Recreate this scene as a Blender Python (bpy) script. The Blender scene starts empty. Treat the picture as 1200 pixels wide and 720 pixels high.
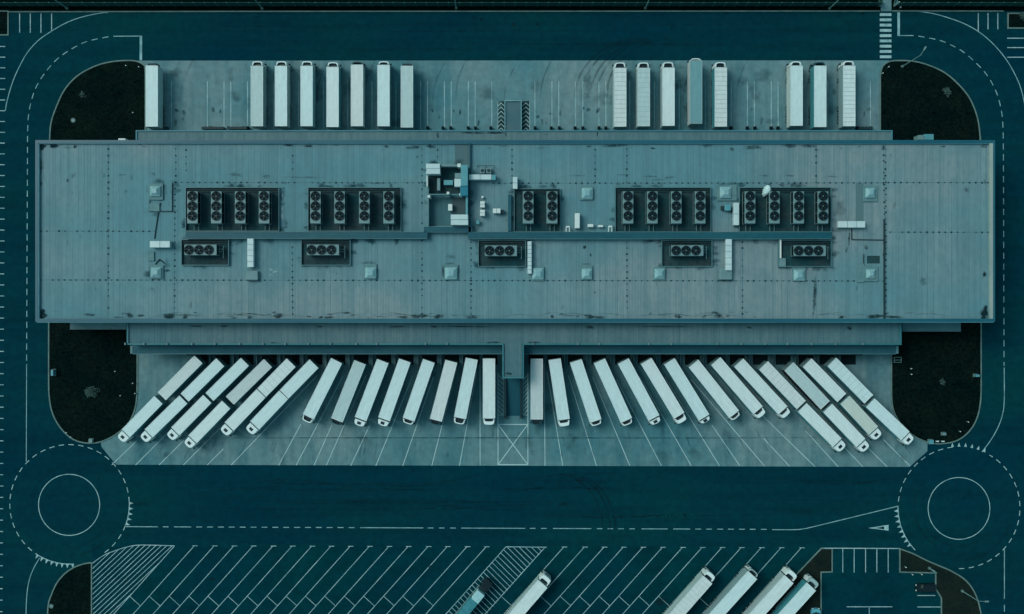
import bpy, bmesh, math, random
from mathutils import Vector
random.seed(7)
R = math.radians
sc = bpy.context.scene
col = sc.collection

# ------------------------------------------------------------------ camera, sky, sun, exposure
H = 200.0            # flying height of the camera in metres
S = 0.185            # metres on the ground per photograph pixel (1200 wide)
cam_d = bpy.data.cameras.new('camera'); cam = bpy.data.objects.new('camera', cam_d); col.objects.link(cam)
cam.location = (0, 0, H); cam.rotation_euler = (0, 0, 0)
cam_d.sensor_fit = 'HORIZONTAL'; cam_d.angle = 2*math.atan(600*S/H)
cam_d.clip_start = 1.0; cam_d.clip_end = 5000
sc.camera = cam

w = bpy.data.worlds.new('World'); sc.world = w; w.use_nodes = True
wn, wl = w.node_tree.nodes, w.node_tree.links
bg = wn['Background']
sky = wn.new('ShaderNodeTexSky'); sky.sky_type = 'NISHITA'; sky.sun_disc = False
SUN_EL, SUN_AZ = R(50), R(-62)
sky.sun_elevation = SUN_EL; sky.sun_rotation = SUN_AZ
sky.air_density = 1.6; sky.dust_density = 3.0; sky.ozone_density = 2.0
tint = wn.new('ShaderNodeMix'); tint.data_type = 'RGBA'; tint.blend_type = 'MULTIPLY'
tint.inputs[0].default_value = 1.0
tint.inputs[7].default_value = (0.66, 0.98, 0.82, 1)     # dusk overcast: cold teal cloud light
wl.new(sky.outputs[0], tint.inputs[6]); wl.new(tint.outputs[2], bg.inputs[0])
bg.inputs[1].default_value = 0.115
sd = bpy.data.lights.new('sun', 'SUN'); sd.energy = 1.42; sd.angle = R(26); sd.color = (1.0, 0.86, 0.88)
sun = bpy.data.objects.new('sun', sd); col.objects.link(sun)
sv = Vector((math.sin(SUN_AZ)*math.cos(SUN_EL), math.cos(SUN_AZ)*math.cos(SUN_EL), math.sin(SUN_EL)))
sun.rotation_euler = sv.to_track_quat('Z', 'Y').to_euler()
sun.location = (-60, 40, 80)
sc.view_settings.view_transform = 'Standard'; sc.view_settings.look = 'None'
sc.view_settings.gamma = 1.0; sc.view_settings.use_curve_mapping = False
sc.view_settings.exposure = 0.0

# ------------------------------------------------------------------ helpers
def P(x, y, h=0.0):
    """map position of a plan point surveyed from the photograph, for a surface at height h"""
    k = S*(H-h)/H
    return ((x-600)*k, (360-y)*k)

def lin(r, g, b):
    f = lambda c: (c/255/12.92) if c/255 <= 0.04045 else ((c/255+0.055)/1.055)**2.4
    return (f(r), f(g), f(b))

class MB:
    def __init__(s): s.v = []; s.f = []; s.c = None
    def add(s, vs, fs):
        n = len(s.v); s.v += [tuple(v) for v in vs]; s.f += [tuple(i+n for i in f) for f in fs]; return s
    def box(s, x0, x1, y0, y1, z0, z1):
        if x0 > x1: x0, x1 = x1, x0
        if y0 > y1: y0, y1 = y1, y0
        return s.add([(x0,y0,z0),(x1,y0,z0),(x1,y1,z0),(x0,y1,z0),(x0,y0,z1),(x1,y0,z1),(x1,y1,z1),(x0,y1,z1)],
              [(3,2,1,0),(4,5,6,7),(0,1,5,4),(1,2,6,5),(2,3,7,6),(3,0,4,7)])
    def cbox(s, x0, x1, y0, y1, z0, z1, b=0.05):
        """box with chamfered edges"""
        if x0 > x1: x0, x1 = x1, x0
        if y0 > y1: y0, y1 = y1, y0
        bm = bmesh.new(); bmesh.ops.create_cube(bm, size=1)
        for v in bm.verts:
            v.co = ((x0+x1)/2+v.co.x*(x1-x0), (y0+y1)/2+v.co.y*(y1-y0), (z0+z1)/2+v.co.z*(z1-z0))
        bmesh.ops.bevel(bm, geom=bm.edges[:], offset=b, segments=2, profile=0.5, affect='EDGES')
        bm.verts.index_update()
        s.add([v.co[:] for v in bm.verts], [[v.index for v in f.verts] for f in bm.faces]); bm.free(); return s
    def prism(s, pts, z0, z1, taper=1.0, c=None):
        n = len(pts)
        if area(pts) < 0: pts = pts[::-1]
        if c is None: c = (sum(p[0] for p in pts)/n, sum(p[1] for p in pts)/n)
        top = [(c[0]+(p[0]-c[0])*taper, c[1]+(p[1]-c[1])*taper) for p in pts]
        vs = [(p[0],p[1],z0) for p in pts]+[(p[0],p[1],z1) for p in top]
        fs = [tuple(range(n))[::-1], tuple(range(n, 2*n))]+[(i,(i+1)%n,n+(i+1)%n,n+i) for i in range(n)]
        return s.add(vs, fs)
    def sheet(s, pts, z):
        if area(pts) < 0: pts = pts[::-1]
        return s.add([(p[0],p[1],z) for p in pts], [tuple(range(len(pts)))])
    def tube(s, p, q, r, n=8, r2=None):
        p, q = Vector(p), Vector(q); d = (q-p).normalized(); r2 = r if r2 is None else r2
        a = d.orthogonal().normalized(); b = d.cross(a)
        vs = []
        for c, rr in ((p, r), (q, r2)):
            for i in range(n):
                t = 2*math.pi*i/n; vs.append(c+a*math.cos(t)*rr+b*math.sin(t)*rr)
        fs = [(i,(i+1)%n,n+(i+1)%n,n+i) for i in range(n)]+[tuple(range(n))[::-1], tuple(range(n,2*n))]
        return s.add(vs, fs)
    def strip(s, pts, wd, z0, z1=None, closed=False):
        """flat strip (z1 None) or rectangular-section kerb along a polyline of map points"""
        n = len(pts); L = []; Rr = []
        for i in range(n):
            if closed: a, b = pts[i-1], pts[(i+1)%n]
            else: a, b = pts[max(i-1,0)], pts[min(i+1,n-1)]
            c = pts[i]
            d1 = Vector((c[0]-a[0], c[1]-a[1])); d2 = Vector((b[0]-c[0], b[1]-c[1]))
            d1 = d1.normalized() if d1.length > 1e-9 else d2.normalized()
            d2 = d2.normalized() if d2.length > 1e-9 else d1
            d = (d1+d2)
            d = d.normalized() if d.length > 1e-6 else d1
            m = min(1.0/max(abs(d.dot(d1)), .4), 2.0)
            nx, ny = -d.y*wd/2*m, d.x*wd/2*m
            L.append((c[0]+nx, c[1]+ny)); Rr.append((c[0]-nx, c[1]-ny))
        rng = range(n if closed else n-1)
        if z1 is None:
            vs = [(p[0],p[1],z0) for p in L]+[(p[0],p[1],z0) for p in Rr]
            return s.add(vs, [(i, n+i, n+(i+1)%n, (i+1)%n) for i in rng])
        vs = [(p[0],p[1],z0) for p in L]+[(p[0],p[1],z0) for p in Rr]+[(p[0],p[1],z1) for p in L]+[(p[0],p[1],z1) for p in Rr]
        fs = []
        for i in rng:
            j = (i+1)%n
            fs += [(2*n+i, 3*n+i, 3*n+j, 2*n+j), (i, 2*n+i, 2*n+j, j), (n+i, n+j, 3*n+j, 3*n+i)]
        if not closed: fs += [(0, n, 3*n, 2*n), (n-1, 3*n-1, 4*n-1, 2*n-1)]
        return s.add(vs, fs)
    def mesh(s, name, m, off=(0,0,0)):
        me = bpy.data.meshes.new(name)
        me.from_pydata([(v[0]-off[0], v[1]-off[1], v[2]-off[2]) for v in s.v], [], s.f); me.update()
        me.materials.append(m)
        if s.c:
            a = me.attributes.new('wear', 'FLOAT', 'POINT')
            for i, c in enumerate(s.c): a.data[i].value = c
        return me

def area(pts):
    return sum(pts[i][0]*pts[(i+1)%len(pts)][1]-pts[(i+1)%len(pts)][0]*pts[i][1] for i in range(len(pts)))/2

def link(name, me, parent=None, loc=(0,0,0), rz=0.0):
    o = bpy.data.objects.new(name, me); col.objects.link(o); o.location = loc; o.rotation_euler = (0,0,rz)
    if parent is not None: o.parent = parent
    return o
def part(name, mb, m, parent):
    """part whose shape was laid out in the thing's own coordinates"""
    return link(name, mb.mesh(name, m), parent)
def wpart(name, mb, m, parent):
    """part whose shape was laid out in map coordinates"""
    off = Vector((0,0,0)); p = parent
    while p is not None: off += p.location; p = p.parent
    return link(name, mb.mesh(name, m, off), parent)
def tag(o, label, cat, group=None):
    o['label'] = label; o['category'] = cat
    if group: o['group'] = group
    return o
def thing(name, label, cat, loc=(0,0,0), rz=0.0, group=None):
    o = bpy.data.objects.new(name, None); col.objects.link(o); o.empty_display_size = 1
    o.location = loc; o.rotation_euler = (0,0,rz); return tag(o, label, cat, group)
def struct(name, mb, m, kind='structure'):
    o = link(name, mb.mesh(name, m)); o['kind'] = kind; return o
def dup(o, parent=None):
    c = o.copy(); col.objects.link(c)
    if parent is not None: c.parent = parent
    for ch in list(o.children): dup(ch, c)
    return c
def smooth(pts, n=6, closed=False):
    out = []; N = len(pts)
    for i in range(N if closed else N-1):
        if closed: p = [pts[(i-1)%N], pts[i], pts[(i+1)%N], pts[(i+2)%N]]
        else: p = [pts[max(i-1,0)], pts[i], pts[i+1], pts[min(i+2,N-1)]]
        for k in range(n):
            t = k/n
            out.append(tuple(0.5*((2*p[1][a])+(-p[0][a]+p[2][a])*t+(2*p[0][a]-5*p[1][a]+4*p[2][a]-p[3][a])*t*t+(-p[0][a]+3*p[1][a]-3*p[2][a]+p[3][a])*t**3) for a in (0,1)))
    if not closed: out.append(tuple(pts[-1]))
    return out
ORD = ['first','second','third','fourth','fifth','sixth','seventh','eighth','ninth','tenth','eleventh','twelfth','thirteenth','fourteenth','fifteenth','sixteenth']

# ------------------------------------------------------------------ materials
def mat(name, c1, c2=None, scale=(0.3,0.3,0.3), detail=6, rough=0.8, spec=0.25, metal=0.0, bump=0.0, lo=0.35, hi=0.65,
        c3=None, scale3=(2,2,2), amt3=0.5, lo3=0.5, hi3=0.7, fine=0.0, fscale=3.0, rot=0.0):
    m = bpy.data.materials.new(name); m.use_nodes = True
    nt = m.node_tree; N, L = nt.nodes, nt.links; b = N['Principled BSDF']
    b.inputs['Roughness'].default_value = rough; b.inputs['Metallic'].default_value = metal
    b.inputs['Specular IOR Level'].default_value = spec
    if c2 is None and not fine and c3 is None:
        b.inputs['Base Color'].default_value = (*c1, 1); return m
    tc = N.new('ShaderNodeTexCoord')
    def noise(sc3, det, lo_, hi_, seed):
        mp = N.new('ShaderNodeMapping'); mp.inputs['Scale'].default_value = sc3; mp.inputs['Location'].default_value = (seed*13.7, seed*7.1, 0)
        mp.inputs['Rotation'].default_value = (0, 0, rot)
        nz = N.new('ShaderNodeTexNoise'); nz.inputs['Scale'].default_value = 1; nz.inputs['Detail'].default_value = det; nz.inputs['Roughness'].default_value = 0.6
        mr = N.new('ShaderNodeMapRange'); mr.inputs[1].default_value = lo_; mr.inputs[2].default_value = hi_
        L.new(tc.outputs['Object'], mp.inputs[0]); L.new(mp.outputs[0], nz.inputs['Vector']); L.new(nz.outputs[0], mr.inputs[0])
        return mr.outputs[0]
    def mix(f, a, bcol, amt=1.0):
        mx = N.new('ShaderNodeMix'); mx.data_type = 'RGBA'
        if amt != 1.0:
            mm = N.new('ShaderNodeMath'); mm.operation = 'MULTIPLY'; mm.inputs[1].default_value = amt; L.new(f, mm.inputs[0]); f = mm.outputs[0]
        L.new(f, mx.inputs[0])
        if isinstance(a, tuple): mx.inputs[6].default_value = (*a, 1)
        else: L.new(a, mx.inputs[6])
        mx.inputs[7].default_value = (*bcol, 1)
        return mx.outputs[2]
    out = c1
    if c2 is not None: out = mix(noise(scale, detail, lo, hi, 1), out, c2)
    if c3 is not None: out = mix(noise(scale3, 5, lo3, hi3, 2), out, c3, amt3)
    if fine:
        f = noise((fscale,)*3, 8, 0.25, 0.75, 3)
        mx = N.new('ShaderNodeMix'); mx.data_type = 'RGBA'; mx.blend_type = 'MULTIPLY'; mx.inputs[0].default_value = 1
        mr = N.new('ShaderNodeMapRange'); mr.inputs[3].default_value = 1-fine; mr.inputs[4].default_value = 1+fine
        L.new(f, mr.inputs[0]); L.new(mr.outputs[0], mx.inputs[7])
        if isinstance(out, tuple): mx.inputs[6].default_value = (*out, 1)
        else: L.new(out, mx.inputs[6])
        out = mx.outputs[2]
    if isinstance(out, tuple): b.inputs['Base Color'].default_value = (*out, 1)
    else: L.new(out, b.inputs['Base Color'])
    if bump:
        bp = N.new('ShaderNodeBump'); bp.inputs['Strength'].default_value = bump; bp.inputs['Distance'].default_value = 0.05
        L.new(noise((4,4,4), 6, 0, 1, 5), bp.inputs['Height']); L.new(bp.outputs[0], b.inputs['Normal'])
    return m

M = {}
M['asphalt'] = mat('asphalt', (.0004,.031,.053), (.0016,.041,.053), scale=(.025,.05,.05), rough=.95, spec=.02,
                   c3=(.0004,.023,.036), scale3=(.02,.32,.1), amt3=.6, lo3=.45, hi3=.7, fine=.20, fscale=.7, bump=.2)
M['asphalt_lot'] = mat('asphalt_lot', (.0004,.034,.052), (.0009,.040,.052), scale=(.05,.05,.05), rough=.95, spec=.02,
                   c3=(.0004,.022,.032), scale3=(.10,.2,.1), amt3=.6, lo3=.45, hi3=.7, fine=.20, fscale=.7, bump=.2)
M['concrete'] = mat('concrete', (.075,.210,.250), (.165,.260,.280), scale=(.045,.035,.05), rough=.85, spec=.15,
                   c3=(.025,.130,.165), scale3=(.35,.05,.1), amt3=.6, lo3=.45, hi3=.75, fine=.18, fscale=.7, bump=.1)
M['concrete_south'] = mat('concrete_south', (.060,.185,.220), (.150,.255,.272), scale=(.05,.03,.05), rough=.85, spec=.15,
                   c3=(.022,.115,.150), scale3=(.30,.045,.1), amt3=.6, lo3=.42, hi3=.7, fine=.18, fscale=.7, bump=.1)
M['kerb'] = mat('kerb_stone', (.14,.23,.22), (.085,.16,.16), scale=(.5,.5,.5), rough=.85)
M['grass'] = mat('grass', (.0006,.0066,.0070), (.0040,.0110,.0092), scale=(.16,.16,.16), rough=1, spec=.02,
                   c3=(.0004,.0055,.006), scale3=(.5,.5,.5), amt3=.7, fine=.75, fscale=1.6, bump=.5)
M['verge'] = mat('verge_grass', (.0003,.0050,.0050), (.0005,.008,.0072), scale=(.08,.3,.1), rough=1, spec=.02, fine=.4, fscale=1.5)
M['soil'] = mat('dry_grass', (.012,.020,.017), (.006,.016,.015), scale=(.3,.3,.3), rough=1, spec=.02, fine=.4, fscale=2.5)
M['paint'] = mat('road_paint', (.32,.51,.53), (.10,.26,.30), scale=(.6,.6,.6), rough=.8, spec=.1, lo=.45, hi=.75)
M['paint_thin'] = mat('worn_road_paint', (.25,.46,.50), (.07,.22,.26), scale=(.5,.5,.5), rough=.8, spec=.1, lo=.4, hi=.75)
M['paint_bay'] = mat('bay_paint', (.37,.54,.57), (.16,.33,.38), scale=(.4,.4,.4), rough=.8, spec=.1)

# membrane roof: standing seams running north-south, sheets of slightly different age
def roof_mat(name, a, b_, dark, seam=.6, dirt=.5):
    m = bpy.data.materials.new(name); m.use_nodes = True
    nt = m.node_tree; N, L = nt.nodes, nt.links; bs = N['Principled BSDF']
    bs.inputs['Roughness'].default_value = .75; bs.inputs['Specular IOR Level'].default_value = .2
    tc = N.new('ShaderNodeTexCoord')
    def nz(scl, det, lo, hi, seed=0):
        mp = N.new('ShaderNodeMapping'); mp.inputs['Scale'].default_value = scl; mp.inputs['Location'].default_value = (seed, seed*2.3, 0)
        n = N.new('ShaderNodeTexNoise'); n.inputs['Scale'].default_value = 1; n.inputs['Detail'].default_value = det
        r = N.new('ShaderNodeMapRange'); r.inputs[1].default_value = lo; r.inputs[2].default_value = hi
        L.new(tc.outputs['Object'], mp.inputs[0]); L.new(mp.outputs[0], n.inputs['Vector']); L.new(n.outputs[0], r.inputs[0]); return r.outputs[0]
    def mix(f, x, y, blend='MIX', fac=1.0):
        k = N.new('ShaderNodeMix'); k.data_type = 'RGBA'; k.blend_type = blend
        if f is None: k.inputs[0].default_value = fac
        else:
            mm = N.new('ShaderNodeMath'); mm.operation = 'MULTIPLY'; mm.inputs[1].default_value = fac; L.new(f, mm.inputs[0]); L.new(mm.outputs[0], k.inputs[0])
        for s_, v in ((6, x), (7, y)):
            if isinstance(v, tuple): k.inputs[s_].default_value = (*v, 1)
            else: L.new(v, k.inputs[s_])
        return k.outputs[2]
    base = mix(nz((.022,.040,.05), 5, .40, .60, 5), a, b_)
    base = mix(nz((.9,.012,.05), 3, .40, .70, 9), base, dark, fac=.40)      # seams of uneven soiling
    base = mix(nz((3.2,.03,.05), 3, .45, .75, 31), base, dark, fac=.45)
    base = mix(nz((.22,.14,.05), 8, .50, .80, 3), base, dark, fac=dirt)
    base = mix(nz((1.2,.8,.05), 8, .40, .72, 17), base, dark, fac=.34)      # blotches
    # regular sheet joints
    sx = N.new('ShaderNodeSeparateXYZ'); L.new(tc.outputs['Object'], sx.inputs[0])
    md = N.new('ShaderNodeMath'); md.operation = 'PINGPONG'; md.inputs[1].default_value = seam; L.new(sx.outputs[0], md.inputs[0])
    ls = N.new('ShaderNodeMath'); ls.operation = 'LESS_THAN'; ls.inputs[1].default_value = .055; L.new(md.outputs[0], ls.inputs[0])
    mj = N.new('ShaderNodeMath'); mj.operation = 'MULTIPLY'; L.new(ls.outputs[0], mj.inputs[0]); L.new(nz((.5,.04,.05), 3, .35, .65, 41), mj.inputs[1])
    base = mix(mj.outputs[0], base, dark, fac=.85)
    L.new(base, bs.inputs['Base Color'])
    return m
M['roof'] = roof_mat('roof_membrane', (.110,.262,.308), (.205,.288,.310), (.072,.168,.203))
M['roof_low'] = roof_mat('low_roof_membrane', (.105,.215,.245), (.135,.225,.245), (.05,.13,.16))
M['roof_south'] = roof_mat('south_roof_membrane', (.068,.175,.210), (.115,.200,.222), (.038,.112,.142))
M['canopy'] = mat('canopy_sheet', (.010,.075,.105), (.025,.105,.135), scale=(.06,.2,.1), rough=.7, spec=.2, fine=.12, fscale=.8)
M['parapet'] = mat('parapet_cap', (.005,.082,.130), (.011,.108,.155), scale=(.05,.05,.05), rough=.45, spec=.4)
M['parapet_light'] = mat('parapet_flashing', (.07,.25,.31), (.04,.18,.24), scale=(.06,.3,.1), rough=.5)
M['parapet_beige'] = mat('parapet_pale', (.30,.38,.36), (.22,.31,.31), scale=(.1,.1,.1), rough=.6)
M['wall'] = mat('wall_panel', (.10,.25,.29), (.075,.20,.24), scale=(.1,.1,.3), rough=.7)
M['deck'] = mat('equipment_deck', (.006,.055,.068), (.030,.055,.062), scale=(.12,.3,.1), rough=.8, spec=.15, fine=.3, fscale=1.0,
                c3=(.003,.034,.044), scale3=(1.2,.05,.1), amt3=.6)
M['screen'] = mat('screen_frame', (.05,.16,.19), (.08,.20,.23), scale=(.3,.3,.3), rough=.5, spec=.4)
M['gallery'] = mat('pipe_gallery', (.004,.075,.11), (.010,.095,.125), scale=(.05,.4,.1), rough=.5, spec=.3, fine=.15, fscale=1)
M['metal'] = mat('galvanised_metal', (.15,.27,.29), (.11,.22,.245), scale=(.6,.6,.6), rough=.5, spec=.4)
M['metal_dark'] = mat('dark_metal', (.012,.04,.05), rough=.6)
M['black'] = mat('black_rubber_and_shade', (.004,.014,.018), rough=.9, spec=.1)
M['fan'] = mat('fan_blade', (.002,.016,.024), (.004,.022,.030), scale=(1,1,1), rough=.6)
M['duct'] = mat('white_duct', (.52,.66,.68), (.42,.58,.62), scale=(.5,.5,.5), rough=.45, spec=.4)
M['duct_teal'] = mat('teal_duct', (.10,.33,.38), (.07,.26,.32), scale=(.4,.4,.4), rough=.4, spec=.4)
M['duct_blue'] = mat('blue_duct', (.008,.17,.25), rough=.4, spec=.4)
M['box_white'] = mat('cabinet_white', (.58,.68,.68), rough=.5)
M['glass_dome'] = mat('skylight_dome', (.24,.42,.46), (.17,.36,.41), scale=(1.2,1.2,1.2), rough=.25, spec=.6)
M['skykerb'] = mat('skylight_kerb', (.12,.24,.26), (.08,.19,.21), scale=(.8,.8,.8), rough=.7)
M['dash'] = mat('joint_plug', (.006,.035,.048), rough=.9)
M['seam'] = mat('roof_joint', (.065,.16,.19), rough=.85)
TW = {}
for nm, c in {'white': (.62,.76,.78), 'aqua': (.57,.755,.785), 'grey': (.44,.60,.62), 'pearl': (.61,.71,.72), 'slate': (.15,.33,.37),
              'beige': (.52,.62,.58), 'blush': (.50,.61,.63)}.items():
    TW[nm] = mat('trailer_'+nm, c, tuple(v*.84 for v in c), scale=(.35,1.6,1), rough=.5, spec=.3, lo=.35, hi=.75, fine=.07, fscale=1.3)
TS = {}  # teal: shade on the south rows' side walls, put into their colour
for nm, c in {'white': (.40,.56,.58), 'teal': (.06,.30,.35), 'grey': (.25,.40,.43), 'maroon': (.035,.030,.045), 'pale': (.52,.62,.62)}.items():
    TS[nm] = mat('trailer_side_'+nm, c, tuple(v*.85 for v in c), scale=(.4,.4,.8), rough=.45, spec=.4)
M['cab_white'] = mat('cab_white', (.66,.80,.82), rough=.3, spec=.5)
M['cab_dark'] = mat('cab_dark', (.006,.05,.075), rough=.3, spec=.5)
M['glass'] = mat('dark_glass', (.004,.015,.02), rough=.08, spec=.8)
M['tyre'] = mat('tyre', (.010,.014,.015), rough=.9)
M['rail'] = mat('trailer_rail', (.30,.44,.46), rough=.4, spec=.4)
M['roofseam'] = mat('roof_bow', (.30,.44,.47), rough=.6)
M['roofseam_faint'] = mat('faint_roof_bow', (.42,.56,.58), rough=.6)
M['blue_tarp'] = mat('blue_tarp', (.020,.17,.22), (.05,.25,.30), scale=(1,1,1), rough=.6)
M['pale_tarp'] = mat('pale_tarp', (.40,.62,.66), (.25,.52,.58), scale=(1.2,1.2,1), rough=.5)
M['car_black'] = mat('car_black', (.003,.010,.014), rough=.2, spec=.6)
M['van_blue'] = mat('van_blue', (.10,.42,.52), rough=.3, spec=.5)
M['lamp'] = mat('lamp_metal', (.16,.32,.33), rough=.5)
M['rail_light'] = mat('light_rim', (.20,.42,.47), (.12,.30,.35), scale=(.5,.5,.5), rough=.6)
M['leaf'] = mat('shrub_leaf', (.030,.075,.075), (.05,.10,.09), scale=(2,2,2), rough=.9)
M['bag'] = mat('white_cover', (.55,.72,.74), (.40,.62,.66), scale=(1,1,1), rough=.6)

def wear_mat(name, c, amt, nscale=1.0, lo=.35, hi=.6):
    m = bpy.data.materials.new(name); m.use_nodes = True
    nt = m.node_tree; N, L = nt.nodes, nt.links; b = N['Principled BSDF']
    b.inputs['Base Color'].default_value = (*c, 1); b.inputs['Roughness'].default_value = .9; b.inputs['Specular IOR Level'].default_value = .1
    at = N.new('ShaderNodeAttribute'); at.attribute_name = 'wear'
    tc = N.new('ShaderNodeTexCoord'); nz = N.new('ShaderNodeTexNoise'); nz.inputs['Scale'].default_value = nscale; nz.inputs['Detail'].default_value = 6
    L.new(tc.outputs['Object'], nz.inputs['Vector'])
    mr = N.new('ShaderNodeMapRange'); mr.inputs[1].default_value = lo; mr.inputs[2].default_value = hi; L.new(nz.outputs[0], mr.inputs[0])
    mu = N.new('ShaderNodeMath'); mu.operation = 'MULTIPLY'; L.new(at.outputs['Fac'], mu.inputs[0]); L.new(mr.outputs[0], mu.inputs[1])
    m2 = N.new('ShaderNodeMath'); m2.operation = 'MULTIPLY'; m2.inputs[1].default_value = amt; m2.use_clamp = True; L.new(mu.outputs[0], m2.inputs[0])
    L.new(m2.outputs[0], b.inputs['Alpha'])
    return m
M['stain'] = wear_mat('dirt_stain', (.006,.030,.040), .88, 1.1, .25, .62)
M['skid'] = wear_mat('tyre_rubber_mark', (.004,.025,.035), 1.0, .4, .3, .6)
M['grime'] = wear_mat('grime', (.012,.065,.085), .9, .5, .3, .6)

def blob(mb, cx, cy, rx, ry, z, a=1.0, n=14):
    """irregular dirt patch; wear fades to nothing at the rim"""
    if mb.c is None: mb.c = []
    k = len(mb.v); vs = [(cx, cy, z)]; cs = [a]
    ph = random.random()*6
    for ring, fr, ca in ((0,.55,a*.85),(1,1.0,0.0)):
        for i in range(n):
            t = 2*math.pi*i/n; q = fr*(1+.22*math.sin(2*t+ph)+.16*math.sin(5*t+ph*2)+random.uniform(-.1,.1))
            vs.append((cx+rx*q*math.cos(t), cy+ry*q*math.sin(t), z)); cs.append(ca)
    fs = [(0,1+i,1+(i+1)%n) for i in range(n)]+[(1+i,1+n+i,1+n+(i+1)%n,1+(i+1)%n) for i in range(n)]
    mb.add(vs, fs); mb.c += cs
def softstrip(mb, pts, wd, z, a=1.0):
    if mb.c is None: mb.c = []
    n = len(pts); rows = []
    for i in range(n):
        p, q = pts[max(i-1,0)], pts[min(i+1,n-1)]
        d = Vector((q[0]-p[0], q[1]-p[1])).normalized(); nx, ny = -d.y, d.x
        e = a*min(1, 4*i/n+.0, 4*(n-1-i)/n)
        for k, fa in ((-1,0),(0,e),(1,0)):
            rows.append((pts[i][0]+nx*wd*k/2, pts[i][1]+ny*wd*k/2, z)); mb.c.append(fa)
    fs = []
    for i in range(n-1):
        for k in (0,1): fs.append((3*i+k, 3*i+k+1, 3*i+3+k+1, 3*i+3+k))
    mb.add(rows, fs)

# ------------------------------------------------------------------ ground, roads, aprons
g = MB().sheet([(-900,-900),(900,-900),(900,900),(-900,900)], 0.0); struct('ground', g, M['asphalt'])
lot = MB().sheet([P(108,636.5),P(960,641.5),P(1060,642),P(1150,700),P(1150,900),P(108,900)], .004)
struct('parking_lot', lot, M['asphalt_lot'])
ap = MB().sheet([P(160,71.3),P(1042,71.0),P(1042,170),P(160,170)], .008); struct('north_apron', ap, M['concrete'])
ap = MB().sheet([P(118,519),P(119,524),P(136,544.7),P(600,546),P(1066,547.3),P(1074,540),P(1086.8,529),P(1086.8,516),P(1060,495),P(1050,395),P(150,395),P(155,490),P(140,505)], .008)
struct('south_apron', ap, M['concrete_south'])
pa = MB().sheet([P(1032,-60),P(1044.3,-60),P(1044.3,13.6),P(1032,13.6)], .13); struct('path', pa, M['concrete'])

def island(name, px, m=None, sm=True, kerb=True, n=5):
    pts = [P(*p) for p in px]
    if sm: pts = smooth(pts, n)
    mb = MB().sheet(pts, .10); o = struct(name, mb, m or M['grass'])
    if kerb:
        k = MB().strip(pts, .27, .0, .13, closed=True); k = struct('kerb', k, M['kerb'])
    return o
def concat(curve, tail): return smooth(curve, 6)+list(tail)
island('grass_island', concat([(58.5,200),(58.5,163),(60,145),(64.5,130),(75,107),(90,90),(110,78.5),(130,72.8),(152,71.2),(163,73),(170,77.5)], [(170.5,90),(170.5,200)]), sm=False)
island('grass_island', concat([(57.5,330),(57.3,440),(58,465),(61,482),(68,497),(79,510),(92,517.5),(108,519.5),(122,516.5),(137,508.5),(150,497),(157.5,482),(160.5,465),(161,440)], [(161,420),(161,330)]), sm=False)
island('grass_island', concat([(1031.3,90),(1034,78.5),(1042,72.5),(1055,71.3),(1072.5,72.5),(1090,77.5),(1107.5,86),(1122.5,98.8),(1135,113.8),(1142.5,130),(1146.5,145),(1148.5,163)], [(1149,200),(1031.3,200)]), sm=False)
island('grass_island', concat([(1044.5,440),(1044.8,468),(1048,484),(1058,500),(1073,512.5),(1090,519),(1105,520),(1122,516),(1136,505),(1145,489),(1149,468),(1149.5,440)], [(1149.5,330),(1044.5,330)]), sm=False)
island('grass_island', concat([(56,760),(56,725),(57,708),(60.5,697),(67,683),(76.5,672),(88,664.5),(100,660.5),(107.5,659.6)], [(107.5,760)]), sm=False)
island('planting_bed', [(962.5,642.6),(975,642.8),(975,670.2),(962,670.6),(962,760),(850,760)], M['soil'], sm=False)
island('planting_bed', concat([(1054.3,643.2),(1070,649),(1085,656.5),(1100,663),(1115,669.5),(1130,679),(1140,691),(1146,705),(1149.5,720)], [(1150,760),(1103,760),(1103,701),(1096.3,690),(1096.3,671.5),(1054.3,670.4)]), M['soil'], sm=False)
# north verge behind the fence, with the kerb of the road
vg = MB()
vg.sheet([P(-600,-900),P(1031.5,-900),P(1031.5,13.2),P(-600,13.2)], .10)
vg.sheet([P(1044.8,-900),P(1800,-900),P(1800,13.2),P(1044.8,13.2)], .10)
struct('grass_verge', vg, M['verge'])
island('grass_corner', [(-200,13.4),(9.7,13.4),(9.7,41.3),(-200,41.3)], sm=False)
island('grass_corner', [(1181,16),(1400,16),(1400,33.3),(1181,33.3)], sm=False)
k = MB().strip([P(10,14.2),P(300,13.7),P(1031,13.3)], .26, 0, .135)
k.strip([P(1045,13.2),P(1176,13.4)], .26, 0, .135)
struct('kerb', k, M['kerb'])

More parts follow.
